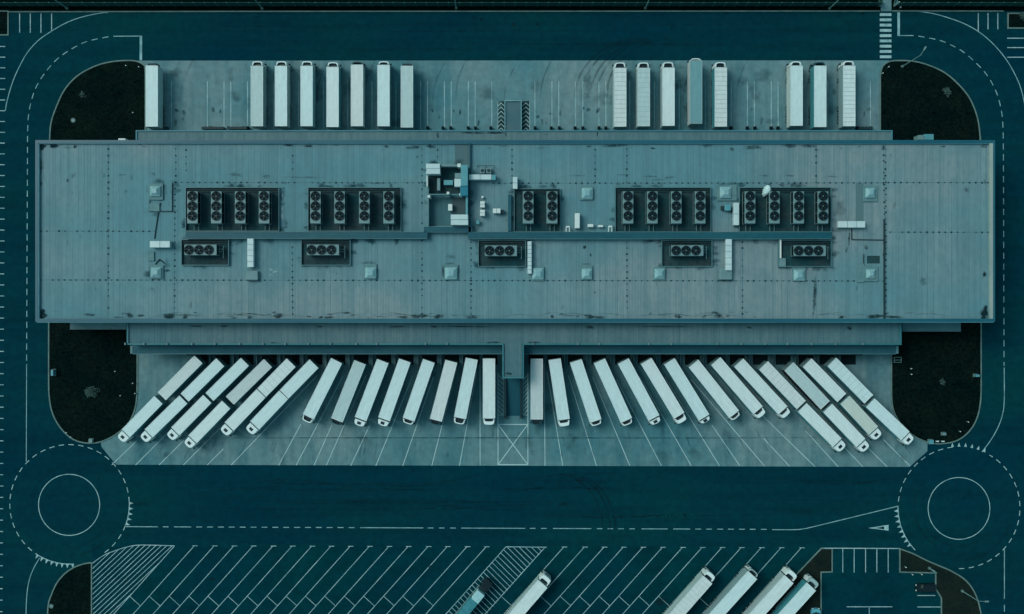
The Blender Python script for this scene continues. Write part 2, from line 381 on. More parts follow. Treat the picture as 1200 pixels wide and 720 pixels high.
# ------------------------------------------------------------------ painted markings
Z1, Z2 = .012, .016
def ln(mb, pts, wpx, z): mb.strip([P(*p) for p in pts], wpx*S, z)
def dashes(mb, px, dash, gap, wpx, z, start=0.0):
    pts = [P(*p) for p in px]; d0, g0 = dash*S, gap*S
    seg = [(Vector(pts[i]), Vector(pts[i+1])) for i in range(len(pts)-1)]
    tot = sum((b-a).length for a, b in seg)
    def at(t):
        for a, b in seg:
            l = (b-a).length
            if t <= l: return tuple(a+(b-a)*(t/l if l else 0))
            t -= l
        return tuple(seg[-1][1])
    t = start*S
    while t < tot:
        e = min(t+d0, tot); mb.strip([at(t), at((t+e)/2), at(e)], wpx*S, z); t = e+g0
def clip_hatch(mb, poly, p0, step, n, d, wpx, z):
    """paint parallel lines through a polygon (pixel coordinates)"""
    for i in range(n):
        o = (p0[0]+step[0]*i, p0[1]+step[1]*i); ts = []
        for j in range(len(poly)):
            a, b = poly[j], poly[(j+1)%len(poly)]; ex, ey = b[0]-a[0], b[1]-a[1]
            den = d[0]*ey-d[1]*ex
            if abs(den) < 1e-9: continue
            t = ((a[0]-o[0])*ey-(a[1]-o[1])*ex)/den; u = ((a[0]-o[0])*d[1]-(a[1]-o[1])*d[0])/den
            if 0 <= u < 1: ts.append(t)
        ts.sort()
        for k_ in range(0, len(ts)-1, 2):
            if ts[k_+1]-ts[k_] > 1.5:
                ln(mb, [(o[0]+d[0]*ts[k_], o[1]+d[1]*ts[k_]), (o[0]+d[0]*ts[k_+1], o[1]+d[1]*ts[k_+1])], wpx, z)

# road edge arcs and lane dashes
mk = MB()
L4 = lambda pts, ox=0, oy=0: [(x/4+ox, y/4+oy) for x, y in pts]
ln(mk, smooth(L4([(508,60),(480,61),(420,72),(360,88),(300,113),(240,148),(180,190),(130,245),(95,305),(65,370),(45,430),(32,480),(25,520)])), .9, Z1)
ln(mk, smooth(L4([(690,54),(712,55),(780,66),(850,86),(920,112),(985,148),(1040,192),(1090,245),(1130,300),(1165,365),(1185,415),(1200,475),(1212,560)],900)), .9, Z1)
lane = smooth(L4([(508,173),(448,185),(400,198),(356,219),(315,243),(276,271),(244,302),(212,341),(186,379),(164,421),(149,467),(137,515)]))
dashes(mk, lane+[(32.7,142),(32.3,160),(31.7,300),(31.2,426)], 7.2, 5.6, .9, Z1)
ln(mk, [(31.2,427),(30.8,541)], .8, Z1)
lane = smooth(L4([(705,170),(765,181),(812,192),(858,212),(900,234),(940,264),(975,296),(1008,330),(1037,368),(1060,411),(1078,453),(1090,502),(1098,546),(1101,590)],900))
dashes(mk, lane+[(1175.6,158),(1175.9,200),(1176.2,300),(1176.6,429)], 7.2, 5.6, .9, Z1)
ln(mk, smooth([(1176.7,431),(1176.8,470),(1174.5,487),(1168.8,502.5),(1160,517.5),(1150.7,529.7)]), .9, Z1)
ln(mk, [(133,42.7),(165,42.5)], .9, Z1); ln(mk, [(165.1,42.1),(165.1,70.8)], 2.9, Z2)
ln(mk, [(1053.1,14.8),(1053.1,42.3)], 2.9, Z2); ln(mk, [(1054,41.9),(1070.5,41.9)], .9, Z1)
ln(mk, smooth(L4([(186,456),(160,500),(140,550),(128,610),(123,680),(122,760)],0,540)), .9, Z1)
ln(mk, [(1177,644),(1177,702)], .9, Z1); dashes(mk, [(1177,709),(1177,760)], 8, 6, .9, Z1)
# centre line of the south road
segs = [(147.5,185),(191,197.5),(204,224)]
x = 230
while x < 418: segs.append((x, x+6.8)); x += 12.75
segs += [(422,496),(501,508),(514.5,521),(527.5,534),(540.5,615.5),(621,627.5),(634,640.5),(648,693),(699.5,706),(712,718.5),(724.5,731),(737.5,744),(752,782.5),(789,808.8)]
x = 814.8
while x < 902: segs.append((x, x+6.8)); x += 12.8
for a, b in segs: ln(mk, [(a, 617.4+(a-150)*.0042), (b, 617.4+(b-150)*.0042)], .9, Z1)
ln(mk, smooth([(905,620.9),(932,620.9),(942,619.8),(955,617),(1053,593.2)]), .9, Z1)
struct('road_marking', mk, M['paint_thin'])
# roundabouts
rb = MB()
def circ(cx, cy, r, a0=0, a1=360, n=96):
    return [(cx+r*math.cos(R(a0+(a1-a0)*i/n)), cy-r*math.sin(R(a0+(a1-a0)*i/n))) for i in range(n+1)]
ln(rb, circ(81,591.8,35.8), .85, Z1); ln(rb, circ(1123.8,596,36.2), .85, Z1)
LC, LR_ = (81.5,591.2), 70.0; RC, RR_ = (1123.8,595.2), 71.4
dashes(rb, circ(*LC,LR_,2,236,200), 6.2, 5.2, .9, Z1); dashes(rb, circ(*LC,LR_,306,340,40), 6.2, 5.2, .9, Z1)
ln(rb, circ(*LC,LR_,236,274,40), .9, Z1); ln(rb, circ(*LC,LR_,340,362,30), .9, Z1)
dashes(rb, circ(*RC,RR_,-90,60,140), 6.2, 5.2, .9, Z1); dashes(rb, circ(*RC,RR_,96,178,80), 6.2, 5.2, .9, Z1)
ln(rb, circ(*RC,RR_,178,224,50), .9, Z1)
def teeth(c, r, a0, a1, n):
    for i in range(n):
        a = a0+(a1-a0)*i/(n-1); da = 1.35
        q = [(c[0]+(r+.3)*math.cos(R(a-da)), c[1]-(r+.3)*math.sin(R(a-da))), (c[0]+(r+.3)*math.cos(R(a+da)), c[1]-(r+.3)*math.sin(R(a+da))),
             (c[0]+(r+5.0)*math.cos(R(a)), c[1]-(r+5.0)*math.sin(R(a)))]
        rb.sheet([P(*p) for p in q], Z2)
teeth(LC, LR_, 341, 361, 5); teeth(LC, LR_, 238, 273, 8); teeth(RC, RR_, 183, 217, 8); teeth(RC, RR_, 66, 96, 6)
rb.sheet([P(*p) for p in [(1017.5,619),(1041.3,615.2),(1041.3,622)]], Z1)
struct('roundabout_marking', rb, M['paint'])
rb2 = MB().sheet([P(*p) for p in [(1027,618.9),(1036.2,617),(1036.2,620.6)]], Z2); struct('road_patch', rb2, M['asphalt'])
# crosswalk
cw = MB()
for i in range(9):
    y = 15.7+6.18*i; cw.sheet([P(1031,y),P(1044.6,y),P(1044.6,y+3.2),P(1031,y+3.2)], Z1)
struct('crosswalk', cw, M['paint'])
# bays at the frame edges
bl = MB()
for x, y1 in ((23,38.3),(35.5,38.6),(48,38.6),(60.5,36.8)): ln(bl, [(x,16),(x,y1)], 1.0, Z1)
for x, y1 in ((1146.4,36.5),(1157.8,34.6),(1169.3,34.6)): ln(bl, [(x,15.5),(x,y1)], 1.0, Z1)
for y in (45,56,67.3): ln(bl, [(1180.3,y),(1230,y)], 1.0, Z1)
y = 54.7
while y < 740:
    ln(bl, [(-40,y),(6.3-(y-54)*.005,y)], .95, Z1); y += 12.5+(y-54)/660*1.0
# north dock bay lines
for x in (201,243,262.5,270.5,290,320.5,350,379,407.5,436,464,493,501,520.8,528.8,548.8,556.8,576.3,626.8,646.8,654.8,674.3,683,701.8,710,738,767,796,826.5,856.8,875.8,884,903.8,911.8,970,1020):
    ln(bl, [(x,95.5),(x,152)], .9, Z1)
struct('parking_lines', bl, M['paint_bay'])
# south dock fan lines
fl = MB()
for (xb, yb), (xt, yt) in [((131,545),(160,517)),((159,545),(197,507)),((186.5,545),(226,506)),((215,545),(300,460)),((243,545),(262,526)),((271,545),(372,440)),
    ((326.5,545.5),(352.5,497.5)),((347,545.5),(402,441)),((368,545.5),(389,498)),((382.5,545.5),(429,440)),((411,546),(433,499)),((440.5,546),(484,440)),
    ((472,546),(508,442)),((506,546),(535,432)),((538.5,546),(558.5,436)),((562.6,545.5),(562.6,425)),
    ((638.6,546),(638,425)),((659.5,546),(641,436)),((699,546),(666,440)),((738,546),(694.5,442)),((775,546),(722.5,445)),((810,546),(750,442)),((843,546),(779,442)),
    ((867,546),(834,498)),((896,546.5),(810,445)),((925,546.5),(895,514)),((955,547),(887,481)),((982,547),(944,505)),((1011,547),(990,525)),((1039.5,547),(1006,514)),((1066,546),(1035,515))]:
    ln(fl, [(xb,yb),(xt,yt)], .72, Z1)
ln(fl, [(583.6,437),(583.6,545)], .9, Z1); ln(fl, [(618.6,437),(618.6,545)], .9, Z1)
ln(fl, [(583.6,497.6),(618.6,497.6)], 1.0, Z2); ln(fl, [(583.6,544.7),(618.6,544.7)], 1.0, Z2)
ln(fl, [(584,498),(618.2,544.3)], .9, Z2+.004); ln(fl, [(584,544.3),(618.2,498)], .9, Z2+.008)
for x0, x1, s_ in ((583.8,590.0,1),(613.0,618.4,-1)):
    xa, xb = (x0, x1) if s_ > 0 else (x1, x0)
    for i in range(9):
        y0 = 439.5+i*5.1; ln(fl, [(xa, y0), (xb, y0+6.5)], .8, Z2)
    ln(fl, [(x0,486.6),(x1,486.6)], .6, Z2+.004)
ln(fl, [(590,441),(590,487)], .5, Z2+.008); ln(fl, [(613,441),(613,487)], .5, Z2+.008)
struct('dock_lines', fl, mat('dock_paint', (.42,.60,.62), (.26,.45,.49), scale=(.3,.3,.3), rough=.8, spec=.1, lo=.45, hi=.8))
# chevrons beside the north ramp
dk = MB().sheet([P(583,118.6),P(591.6,118.6),P(591.6,152.5),P(583,152.5)], Z1-.002); dk.sheet([P(611.4,118.6),P(621,118.6),P(621,152.5),P(611.4,152.5)], Z1-.002)
struct('painted_ground', dk, mat('dark_ground', (.006,.03,.038), (.05,.11,.12), scale=(.5,.5,.5), lo=.5, hi=.62))
cv = MB()
for i in range(7):
    y = 124.5+i*4.9
    for x0, x1 in ((583.5,591),(612,620.5)):
        xm = (x0+x1)/2; ln(cv, [(x0,y),(xm,y-3.7),(x1,y)], .7, Z2)
ln(cv, [(583.4,119),(583.4,152)], .6, Z2+.004); ln(cv, [(620.7,119),(620.7,152)], .6, Z2+.004)
struct('chevron_marking', cv, M['paint'])
# truck park bays
pk = MB()
tops = [227.5,250.8,273.8,296.2,319.5,342,365,387.5,410,432.5,455.5,478,501.3,523.8,547,569.5,660.5,684.5,707.5,730,753,776,799.5,822.5,845.7,868.3,891.8,915,938.8]
for x in tops:
    y0 = 640+(x-227)*.0033; k_ = .895
    ln(pk, [(x,y0),(x-k_*140,y0+140)], .75, Z1); ln(pk, [(x-2.2,y0-.2),(x+4.2,y0-.2)], .8, Z2)
for x in [204.5]+tops[:-1]+[638.5]:
    y0 = 640+(x-227)*.0033; xx = x-.895*(698.8-y0)
    if x > 900 or x in (569.5,): continue
    ln(pk, [(xx,698.8),(xx+12.4,710)], .6, Z2)
poly = [(108,660.5),(121,651.3),(135,645.5),(150,640.9),(165,638.9),(204.5,639.8),(129.5,724),(108,742)]
clip_hatch(pk, poly, (108,661), (0,6.0), 22, (1,-.93), .7, Z2)
ln(pk, smooth(poly[:6]), .8, Z2+.004); ln(pk, [(204.5,640),(129.5,724),(110,746)], .8, Z2+.004)
poly = [(593,640.9),(639.2,641.6),(548,745),(500,745)]
clip_hatch(pk, poly, (594,641), (-3.35,3.8), 34, (1,1.0), .62, Z2)
clip_hatch(pk, poly, (601,641), (7.1,0), 6, (1,1.0), .62, Z2)
ln(pk, [(593,640.9),(640.5,641.5)], .9, Z2+.004); ln(pk, [(593,640.9),(500,745)], .8, Z2+.004); ln(pk, [(638.5,641.6),(546,745)], .8, Z2+.004)
struct('truck_bay_lines', pk, M['paint_bay'])
cp = MB()
ln(cp, [(965,642.4),(1054,642.8)], 1.1, Z2+.13)
for x in (987.6,1000.9,1014.3,1027.5,1040.8): ln(cp, [(x,643.4),(x,671)], .9, Z2)
ln(cp, [(992,711.3),(1046,711.3)], .9, Z2); ln(cp, [(1018.6,711.5),(1018.6,760)], .8, Z2)
ln(cp, [(1075,698),(1096,698)], .9, Z2); ln(cp, [(1075,711.5),(1102.4,711.5)], .9, Z2)
struct('car_park_lines', cp, M['paint_bay'])

# tyre marks and oil on the ground
sk = MB()
for off in (0, 8, 18, 25, 36):
    softstrip(sk, smooth([P(*p) for p in [(672+off,118),(676+off,98),(686+off,78),(703+off,61),(726+off,49),(748+off*1.6,43)]]), .7, .022, .38)
for off in (0, 6, -9):
    softstrip(sk, smooth([P(*p) for p in [(655,556),(680+off,560),(700+off,575),(712+off,598),(715+off,620),(710+off,640)]]), .7, .022, .42)
for a in range(9):
    x0 = random.uniform(180,950); y0 = random.uniform(560,608)
    softstrip(sk, smooth([P(x0,y0),P(x0+60,y0+random.uniform(-8,8)),P(x0+140,y0+random.uniform(-14,14))]), .5, .024, .35)
for a in range(16):
    x0 = random.uniform(180,960); y0 = random.uniform(76,92)
    softstrip(sk, smooth([P(x0,y0+40),P(x0+4,y0+10),P(x0+20,y0-25)]), .45, .026, .3)
for i in range(70):
    x0 = random.uniform(30,1170); y0 = random.choice([random.uniform(16,68), random.uniform(550,612), random.uniform(622,715)])
    blob(sk, *P(x0,y0), random.uniform(.8,3.5)*S, random.uniform(.6,2)*S, .030+.0002*i, random.uniform(.15,.5))
for y0 in (30,37,52,59,566,574,588,597,604):
    for i in range(5):
        x0 = random.uniform(170,900); softstrip(sk, smooth([P(x0,y0+random.uniform(-1,1)),P(x0+90,y0+random.uniform(-2,2)),P(x0+random.uniform(150,240),y0+random.uniform(-2,2))]), .6, .046+.0003*i, random.uniform(.08,.18))
for c_, r_ in ((LC,44),(LC,50),(RC,45),(RC,52),(LC,60),(RC,62)):
    a0_ = random.uniform(0,300); softstrip(sk, [P(*p) for p in circ(*c_, r_, a0_, a0_+random.uniform(60,150), 30)], .6, .050, .35)
for (x0,y0,rx,ry,a) in [(630,28.5,4,3,1),(602,29,2.5,3,1),(671,17,2,1.5,.8),(851,16,3,1.5,.9),(1011,16.5,2.5,1.5,.9),(248,679,3,2.5,1),(446,683.5,3.5,2,1),(678,563,5,3,.8),(993,656,2,2,.9),(484,551,3,3,.6),(555,21,6,2,.5),(564,23,4,2,.5),(527,593,20,.8,.7),
                       (775,705,9,5,1),(300,20,5,2,.4),(660,591,8,3,.4),(160,590,14,4,.3),(940,600,20,3,.3)]:
    blob(sk, *P(x0,y0), rx*S, ry*S, .028, a)
struct('tyre_marks', sk, M['skid'])
gr = MB()
for x0 in (506,514,531,540,215,216,250,258,700,690,684,1012,1018,880,893,645,640,630,636,657,893,205,207,560): blob(gr, *P(x0+random.uniform(-1,1),133+random.uniform(-8,12)), random.uniform(1,3)*S, random.uniform(1.5,5)*S, .030, random.uniform(.6,1))
for i in range(40): blob(gr, *P(random.uniform(175,1025),random.uniform(76,148)), random.uniform(3,14)*S, random.uniform(3,14)*S, .032+.0002*i, .35)
for i in range(60):
    x0 = random.uniform(150,1060); t = (x0-600)/600*.9
    y0 = random.uniform(497,530); l = random.uniform(8,20)
    softstrip(gr, [P(x0,y0),P(x0+t*l*.5,y0+l*.5),P(x0+t*l,y0+l),P(x0+t*l*1.2,y0+l*1.2)], random.uniform(2,5)*S, .042+.0002*i, random.uniform(.15,.45))
softstrip(gr, [P(165,513),P(400,513.2),P(800,513.4),P(1040,513.5)], .35, .060, .9)
for i in range(30): blob(gr, *P(random.uniform(170,1040),random.uniform(440,540)), random.uniform(3,12)*S, random.uniform(5,16)*S, .062+.0002*i, .28)
struct('concrete_grime', gr, M['grime'])

# ------------------------------------------------------------------ warehouse
RZ, NZ, SZ, CZ = 11.0, 6.0, 8.0, 5.5
wh = thing('warehouse', 'long flat-roofed distribution warehouse with docks on its north and south sides', 'warehouse', (0, 12, 0))
def rp(x0, y0, x1, y1, h):
    a = P(x0,y0,h); b = P(x1,y1,h); return min(a[0],b[0]), max(a[0],b[0]), min(a[1],b[1]), max(a[1],b[1])
x0, x1, y0, y1 = rp(43.5,165.5,1164,376.5,RZ)
wpart('main_wall', MB().box(x0+.3,x1-.3,y0+.3,y1-.3,0,RZ-.35), M['wall'], wh)
roof = wpart('main_roof', MB().box(x0+.25,x1-.25,y0+.25,y1-.25,RZ-.3,RZ), M['roof'], wh)
pr = MB()
PW = .5
pr.box(x0-.1,x1+.1,y1-PW,y1+.1,RZ-.6,RZ+.55); pr.box(x0-.1,x1+.1,y0-.1,y0+PW,RZ-.6,RZ+.55)
pr.box(x0-.1,x0+PW-.05,y0+PW,y1-PW,RZ-.6,RZ+.55); pr.box(x1-PW+.2,x1+.1,y0+PW,y1-PW,RZ-.6,RZ+.55)
wpart('parapet', pr, M['parapet'], wh)
fl_ = MB()
fl_.box(x0+.1,x1-.1,y1-PW-.16,y1-PW-.003,RZ+.02,RZ+.42); fl_.box(x0+.1,x1-.1,y0-.30,y0-.103,RZ-.5,RZ+.40)
fl_.box(x0+PW-.047,x0+PW+.18,y0+PW,y1-PW-.2,RZ+.02,RZ+.5)
wpart('parapet_flashing', fl_, M['parapet_light'], wh)
wpart('parapet_edge', MB().box(x1-PW-.45,x1-PW+.197,y0+PW+.005,y1-PW-.005,RZ+.02,RZ+.5), M['parapet_beige'], wh)
# north dock wing
a0, a1, b0, b1 = rp(159.5,153,1045.5,170,NZ)
wpart('north_wing_wall', MB().box(a0+.2,a1-.2,y1-.2,b1-.3,0,NZ-.3), M['wall'], wh)
wpart('north_wing_roof', MB().box(a0+.2,a1-.2,y1-.25,b1-.2,NZ-.28,NZ), M['roof_low'], wh)
e = MB(); e.box(a0,a1,b1-.26,b1,NZ-.5,NZ+.22); e.box(a0,a0+.26,y1-.2,b1-.262,NZ-.5,NZ+.22); e.box(a1-.26,a1,y1-.2,b1-.262,NZ-.5,NZ+.22)
wpart('north_wing_edge', e, M['parapet_light'], wh)
# south dock wing with centre block
c0, c1, d0, d1 = rp(149.5,370,1055.5,404.3,SZ)
e0, e1, f0, f1 = rp(589.5,380,613,443.5,SZ)
wpart('south_wing_wall', MB().box(c0+.2,c1-.2,d0+.3,y0+.2,0,SZ-.3).box(e0+.2,e1-.2,f0+.3,d0+.28,0,SZ-.31), M['wall'], wh)
wpart('south_wing_roof', MB().box(c0+.2,c1-.2,d0+.25,y0+.25,SZ-.28,SZ).box(e0+.25,e1-.25,f0+.25,d0+.248,SZ-.28,SZ), M['roof_south'], wh)
e = MB()
e.box(c0-.05,e0+.1,d0,d0+.32,SZ-.45,SZ+.3); e.box(e1-.1,c1+.05,d0,d0+.32,SZ-.45,SZ+.3)
e.box(c0-.05,c0+.27,d0+.322,y0-.31,SZ-.45,SZ+.3); e.box(c1-.27,c1+.05,d0+.322,y0-.31,SZ-.45,SZ+.3)
e.box(e0-.15,e0+.15,f0,d0-.002,SZ-.45,SZ+.3); e.box(e1-.15,e1+.15,f0,d0-.002,SZ-.45,SZ+.3); e.box(e0+.152,e1-.152,f0,f0+.3,SZ-.45,SZ+.3)
wpart('south_wing_edge', e, mat('wing_edge', (.020,.150,.180), (.05,.20,.235), scale=(.08,.3,.1), rough=.5), wh)
for x in [148,170,197,226,253,282,309,335,362,388,418,442,499,524,625,677,702,760,786,840,868,896,922,950,978,1010]:
    p = P(x, 403.2, SZ); wpart('roof_vent_post', MB().box(p[0]-.12,p[0]+.12,p[1]-.2,p[1]+.25,SZ+.3,SZ+.7), M['metal'], wh)
# canopy over the south docks
g0, g1, h0, h1 = rp(155.5,395,1050,414.6,CZ)
cn = MB().box(g0,e0-.2,h0,d0+.25,CZ-.18,CZ).box(e1+.2,g1,h0,d0+.25,CZ-.18,CZ)
wpart('dock_canopy', cn, M['canopy'], wh)
cf = MB().box(g0,e0-.2,h0-.12,h0-.002,CZ-.22,CZ+.05).box(e1+.2,g1,h0-.12,h0-.002,CZ-.22,CZ+.05)
cf.box(g0-.5,g0-.002,h0,d0-.3,CZ-.3,CZ+.06).box(g1+.002,g1+.5,h0,d0-.3,CZ-.3,CZ+.06)
wpart('canopy_edge', cf, M['screen'], wh)
for px in ((82,372,148,385.8),(1057.5,372,1126,388.2)):
    q = rp(*px,4.0); m_ = MB().box(q[0],q[1],q[2],y0+.2,3.8,4.0); m_.box(q[0],q[1],q[2]-.1,q[2]-.002,3.7,4.08); wpart('side_canopy', m_, M['screen'], wh)
# dock shelters and dividing walls
south_docks = [232,258.5,286,313.5,340.5,367.5,394.3,421.8,448.5,475,502.5,528.8,552.8,574,628.5,650.5,675,702.5,730.5,757.3,784.5,812.8,838.8,865.8,893,920,947,972,997]
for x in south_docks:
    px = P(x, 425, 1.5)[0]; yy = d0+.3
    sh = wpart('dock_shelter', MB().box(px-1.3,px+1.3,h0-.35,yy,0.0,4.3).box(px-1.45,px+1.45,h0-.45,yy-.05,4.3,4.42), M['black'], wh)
    wpart('dock_pad', MB().box(px-1.6,px+1.6,P(0,427.5)[1],yy,0.0,.07), M['black'], sh)  # black patch stands in for the shade on the ground before each dock
for i in range(len(south_docks)-1):
    if 574 <= south_docks[i] < 628: continue
    xm = (south_docks[i]+south_docks[i+1])/2
    if south_docks[i+1]-south_docks[i] < 23: continue
    px = P(xm+(6 if xm < 600 else -6)*.2, 425, 1.0)[0]; wpart('dock_divider', MB().box(px-.07,px+.07,h0-3.6,h0+.5,0,1.1), M['screen'], wh)
for x in (247,268,285.5,290,501,519,528,548.5,557,575,627,646,655.5,674,683,702,710,857,876,885,904,912,1005,1020):
    px = P(x,150,.8); wpart('dock_bumper', MB().cbox(px[0]-.28,px[0]+.28,P(0,150.8,.8)[1]-.1,P(0,148.3,.8)[1],.1,1.0,.05), M['black'], wh)
for a_, b_ in ((236,262),(267,289),(176,196),(1006,1023)):
    q = rp(a_,148.6,b_,151.5,1.2); wpart('dock_leveller', MB().box(q[0],q[1],q[2],q[3],.2,1.2), M['metal_dark'], wh)
# roof joints: caulked seams and their fixings
jn = MB(); js = MB()
def jline(x0, y0, x1, y1, step=6.9):
    a, b = Vector(P(x0,y0,RZ)), Vector(P(x1,y1,RZ)); L_ = (b-a).length; n = int(L_/(step*S*.945))
    js.strip([tuple(a),tuple(b)], .10, RZ+.005)
    for i in range(n+1):
        p = a+(b-a)*(i/max(n,1)); r = random.uniform(.10,.19)
        if random.random() < .93: jn.box(p.x-r,p.x+r,p.y-r*.9,p.y+r*.9,RZ,RZ+.05)
for x0_ in (127,206,343,494.5,734.5,1037.5): jline(x0_,167,x0_,214); 
jline(127,214,127,375); jline(205,214,204.5,375); jline(342.5,290,343,375); jline(494.5,214,494.5,262); jline(494.5,282,494.5,375)
jline(552,284,552,375); jline(734.5,284,735,375); jline(870,284,870,375); jline(697.5,168,697.5,214); jline(600,168,600,214)
jline(956.3,168,956.3,214); jline(954,330,952.5,375); jline(1038,214,1038,375); jline(218,168,218,200); jline(512.7,168,512.7,192); jline(1035,168,1036.5,258)
jline(48,271,182,271.3,6.8); jline(1043,272.3,1158,272.5); jline(206,214,498,214.5); jline(578,215,1035,214.5,6.9); jline(1041,214.2,1158,214.3)
jline(48,328.3,1035,329.5,6.9)
wpart('roof_joint', js, M['seam'], roof)
o = wpart('joint_plug', jn, M['dash'], roof); o['kind'] = 'stuff'
# darker repair panels
q = rp(533,167.5,551,193,RZ)
wpart('roof_repair', MB().box(q[0],q[1],q[2],q[3],RZ+.001,RZ+.02), mat('repair_membrane', (.085,.16,.18), (.065,.14,.165), scale=(1.2,.1,.1)), roof)
q = rp(1003,215,1012,262,RZ); wpart('roof_repair', MB().box(q[0],q[1],q[2],q[3],RZ+.001,RZ+.02), mat('repair_membrane_b', (.085,.17,.19)), roof)
q = rp(1016,300,1031,309,RZ); wpart('roof_repair', MB().box(q[0],q[1],q[2],q[3],RZ+.001,RZ+.02), M['deck'], roof)
st = MB(); zz = RZ+.022
for q in ((49.5,172,3,5),(52,170,4,3),(49,171,2.5,6),(64,171.5,7,2.2),(49.5,368,4,6),(51,370,4,3.5),(1153,369,4,6),(1155,364,3,6)):
    blob(st, *P(q[0],q[1],RZ), q[2]*S, q[3]*S, zz, 1.6); zz += .0003
pm_ = wear_mat('pale_patch', (.30,.46,.50), .9, .8, .3, .6)
for (sx_, sy_, rx, ry) in [(317,316,4,1.6),(323,318.5,5,1.4),(318,322,4,1.2),(330.5,250,1.6,14),(331,232,1,8),(600.5,252,.7,18)]:
    plb = MB(); blob(plb, *P(sx_,sy_,RZ), rx*S, ry*S, RZ+.021, 1); wpart('pale_patch', plb, pm_, roof)
for (sx_, sy_, rx, ry) in [(62,171,6,3),(88,172,3,2),(48,195,2,9),(48,215,2,4),(49,369,5,7),(105,369,8,2),(152,369.5,5,3),(165,370,4,2.2),(198,371,9,3.2),(217,372,4,2),(140,372,6,1.2),(293,372,4,2),
    (326,370,8,3),(338,170.5,6,2),(361,171.5,5,2),(386,372,6,2),(362,371,3,1.6),(376,372,2.5,1.6),(453,172,3,1.5),(473,372,10,1.5),(492,370.5,10,3.4),(484,173,10,2),(505,172,6,2.6),(514,371,8,2.4),(552,372,9,2.2),(647,371,3,1.8),(677,371,2,1.3),(690,371.5,7,2.8),(700,372,9,2.4),
    (720,171,14,2),(765,174,4,1),(690,172,3,1.2),(830,170.5,8,2.2),(858,175,3,2),(882,173,10,3),(794,371,5,2.2),(825,371.5,3,2.3),(842,370.5,5,3.4),(948,171.5,8,2.4),(926,171,10,2.2),(986,372,4,1.5),(1025,371,10,3),(1045,371.5,12,2.2),(1154,368,5,8),(1154,171,4,3),(1154,322,2,3),(1154,213,2,3),
    (1035,173,2,3),(86,206,4,2.5),(79,212,2,2),(147,225,3,2),(143,205,4,1.4),(122,206,2,2),(489,184,1.6,1.6),(178,338.5,3.5,2.2),(180,204,3,2),(1133,223,3,4),(1082,330,4,7),(395,321,1,1),(570,196,1,1),(685,290,2,3),(692,299,1.5,2),(697,343,1,1),(1015,290,2,4),(992,293,2,3),(995,280,1.5,8),(1153,322,2,4),
    (918,217,8,1.6),(860,215,7,2),(770,211,9,1.6),(785,208,6,2.2),(762,207,9,1.2),(677,206,10,1.2),(925,206,7,1.2),(895,206,8,1.2),(975,207,7,1.2),(355,208,30,1),(276,205,10,2.5),(312,207,6,2),(440,215,12,1.5),(528,301,6,3),(430,308,8,2),(330,233,3,3),(470,236,2,3),
    (852,303,2,4),(985,245,6,14),(335,262,3,6),(434,310,9,2.6),(441,316,1.5,5),(519.5,318,2,6),(536.5,316,2.5,6),(527,309,5,1.6),(186,306,6,1.8),(176,320,1.6,9),(687,309.5,6,1.5),(851,216,9,2),(189,233,6,3),(192,222,4,9),(160+16,237,1,8),(1037,285,2.5,18),(1037,350,2.5,22),(1036,300,2,5),(955,345,2,22),(730,205,8,1.2)]:
    blob(st, *P(sx_,sy_,RZ), rx*S, ry*S, zz, random.uniform(.75,1.0) if (sy_ < 176 or sy_ > 365 or rx < 2.2) else random.uniform(.25,.45)); zz += .0003
for i in range(60):
    blob(st, *P(random.uniform(50,1155),random.choice([random.uniform(168,174),random.uniform(366,373)]),RZ), random.uniform(1,6)*S, random.uniform(.6,1.4)*S, zz, random.uniform(.3,.8)); zz += .0003
for i in range(80):
    blob(st, *P(random.uniform(50,1155),random.uniform(170,370),RZ), random.uniform(.4,2)*S, random.uniform(.6,5)*S, zz, random.uniform(.1,.35)); zz += .0003
for i in range(30): # long tide marks near the south parapet
    xa = random.uniform(60,1080)
    softstrip(st, smooth([P(xa,370+random.uniform(-2,2),RZ),P(xa+20,367+random.uniform(-1,3),RZ),P(xa+45,371,RZ)]), .22, zz, .5); zz += .0003
for (sx_, sy_, rx, ry) in [(230,382.5,8,1),(262,382.5,6,1),(375,383,4,1),(465,383,12,1),(508,383,4,1.5),(577,402,8,2),(625,402,7,2),(692,384,5,2.5),(878,384,3,1.6),(995,385,4,2),(322,402.5,6,1.5),(596,438,4,2),(545,383,30,.8),(780,383,30,.8)]:
    blob(st, *P(sx_,sy_,SZ), rx*S, ry*S, SZ+.012, 1)
for (sx_, sy_, rx, ry) in [(555,156,13,1.8),(580,156,10,1.6),(513,158,1.5,5),(593,158,1,3),(700,157,1,3),(640,158,2,1)]:
    blob(st, *P(sx_,sy_,NZ), rx*S, ry*S, NZ+.012, 1)
o = wpart('dirt_stain', st, M['stain'], roof); o['kind'] = 'stuff'
for q in ((175.3,238.3,186.8,248),(172.8,295,180.5,306),(1005,309,1013,331)):
    a0,a1,b0,b1 = rp(*q,RZ+.3); wpart('roof_platform', MB().cbox(a0,a1,b0,b1,RZ-.02,RZ+.3,.04), M['skykerb'], roof)
gz_ = MB(); zq = RZ+.075
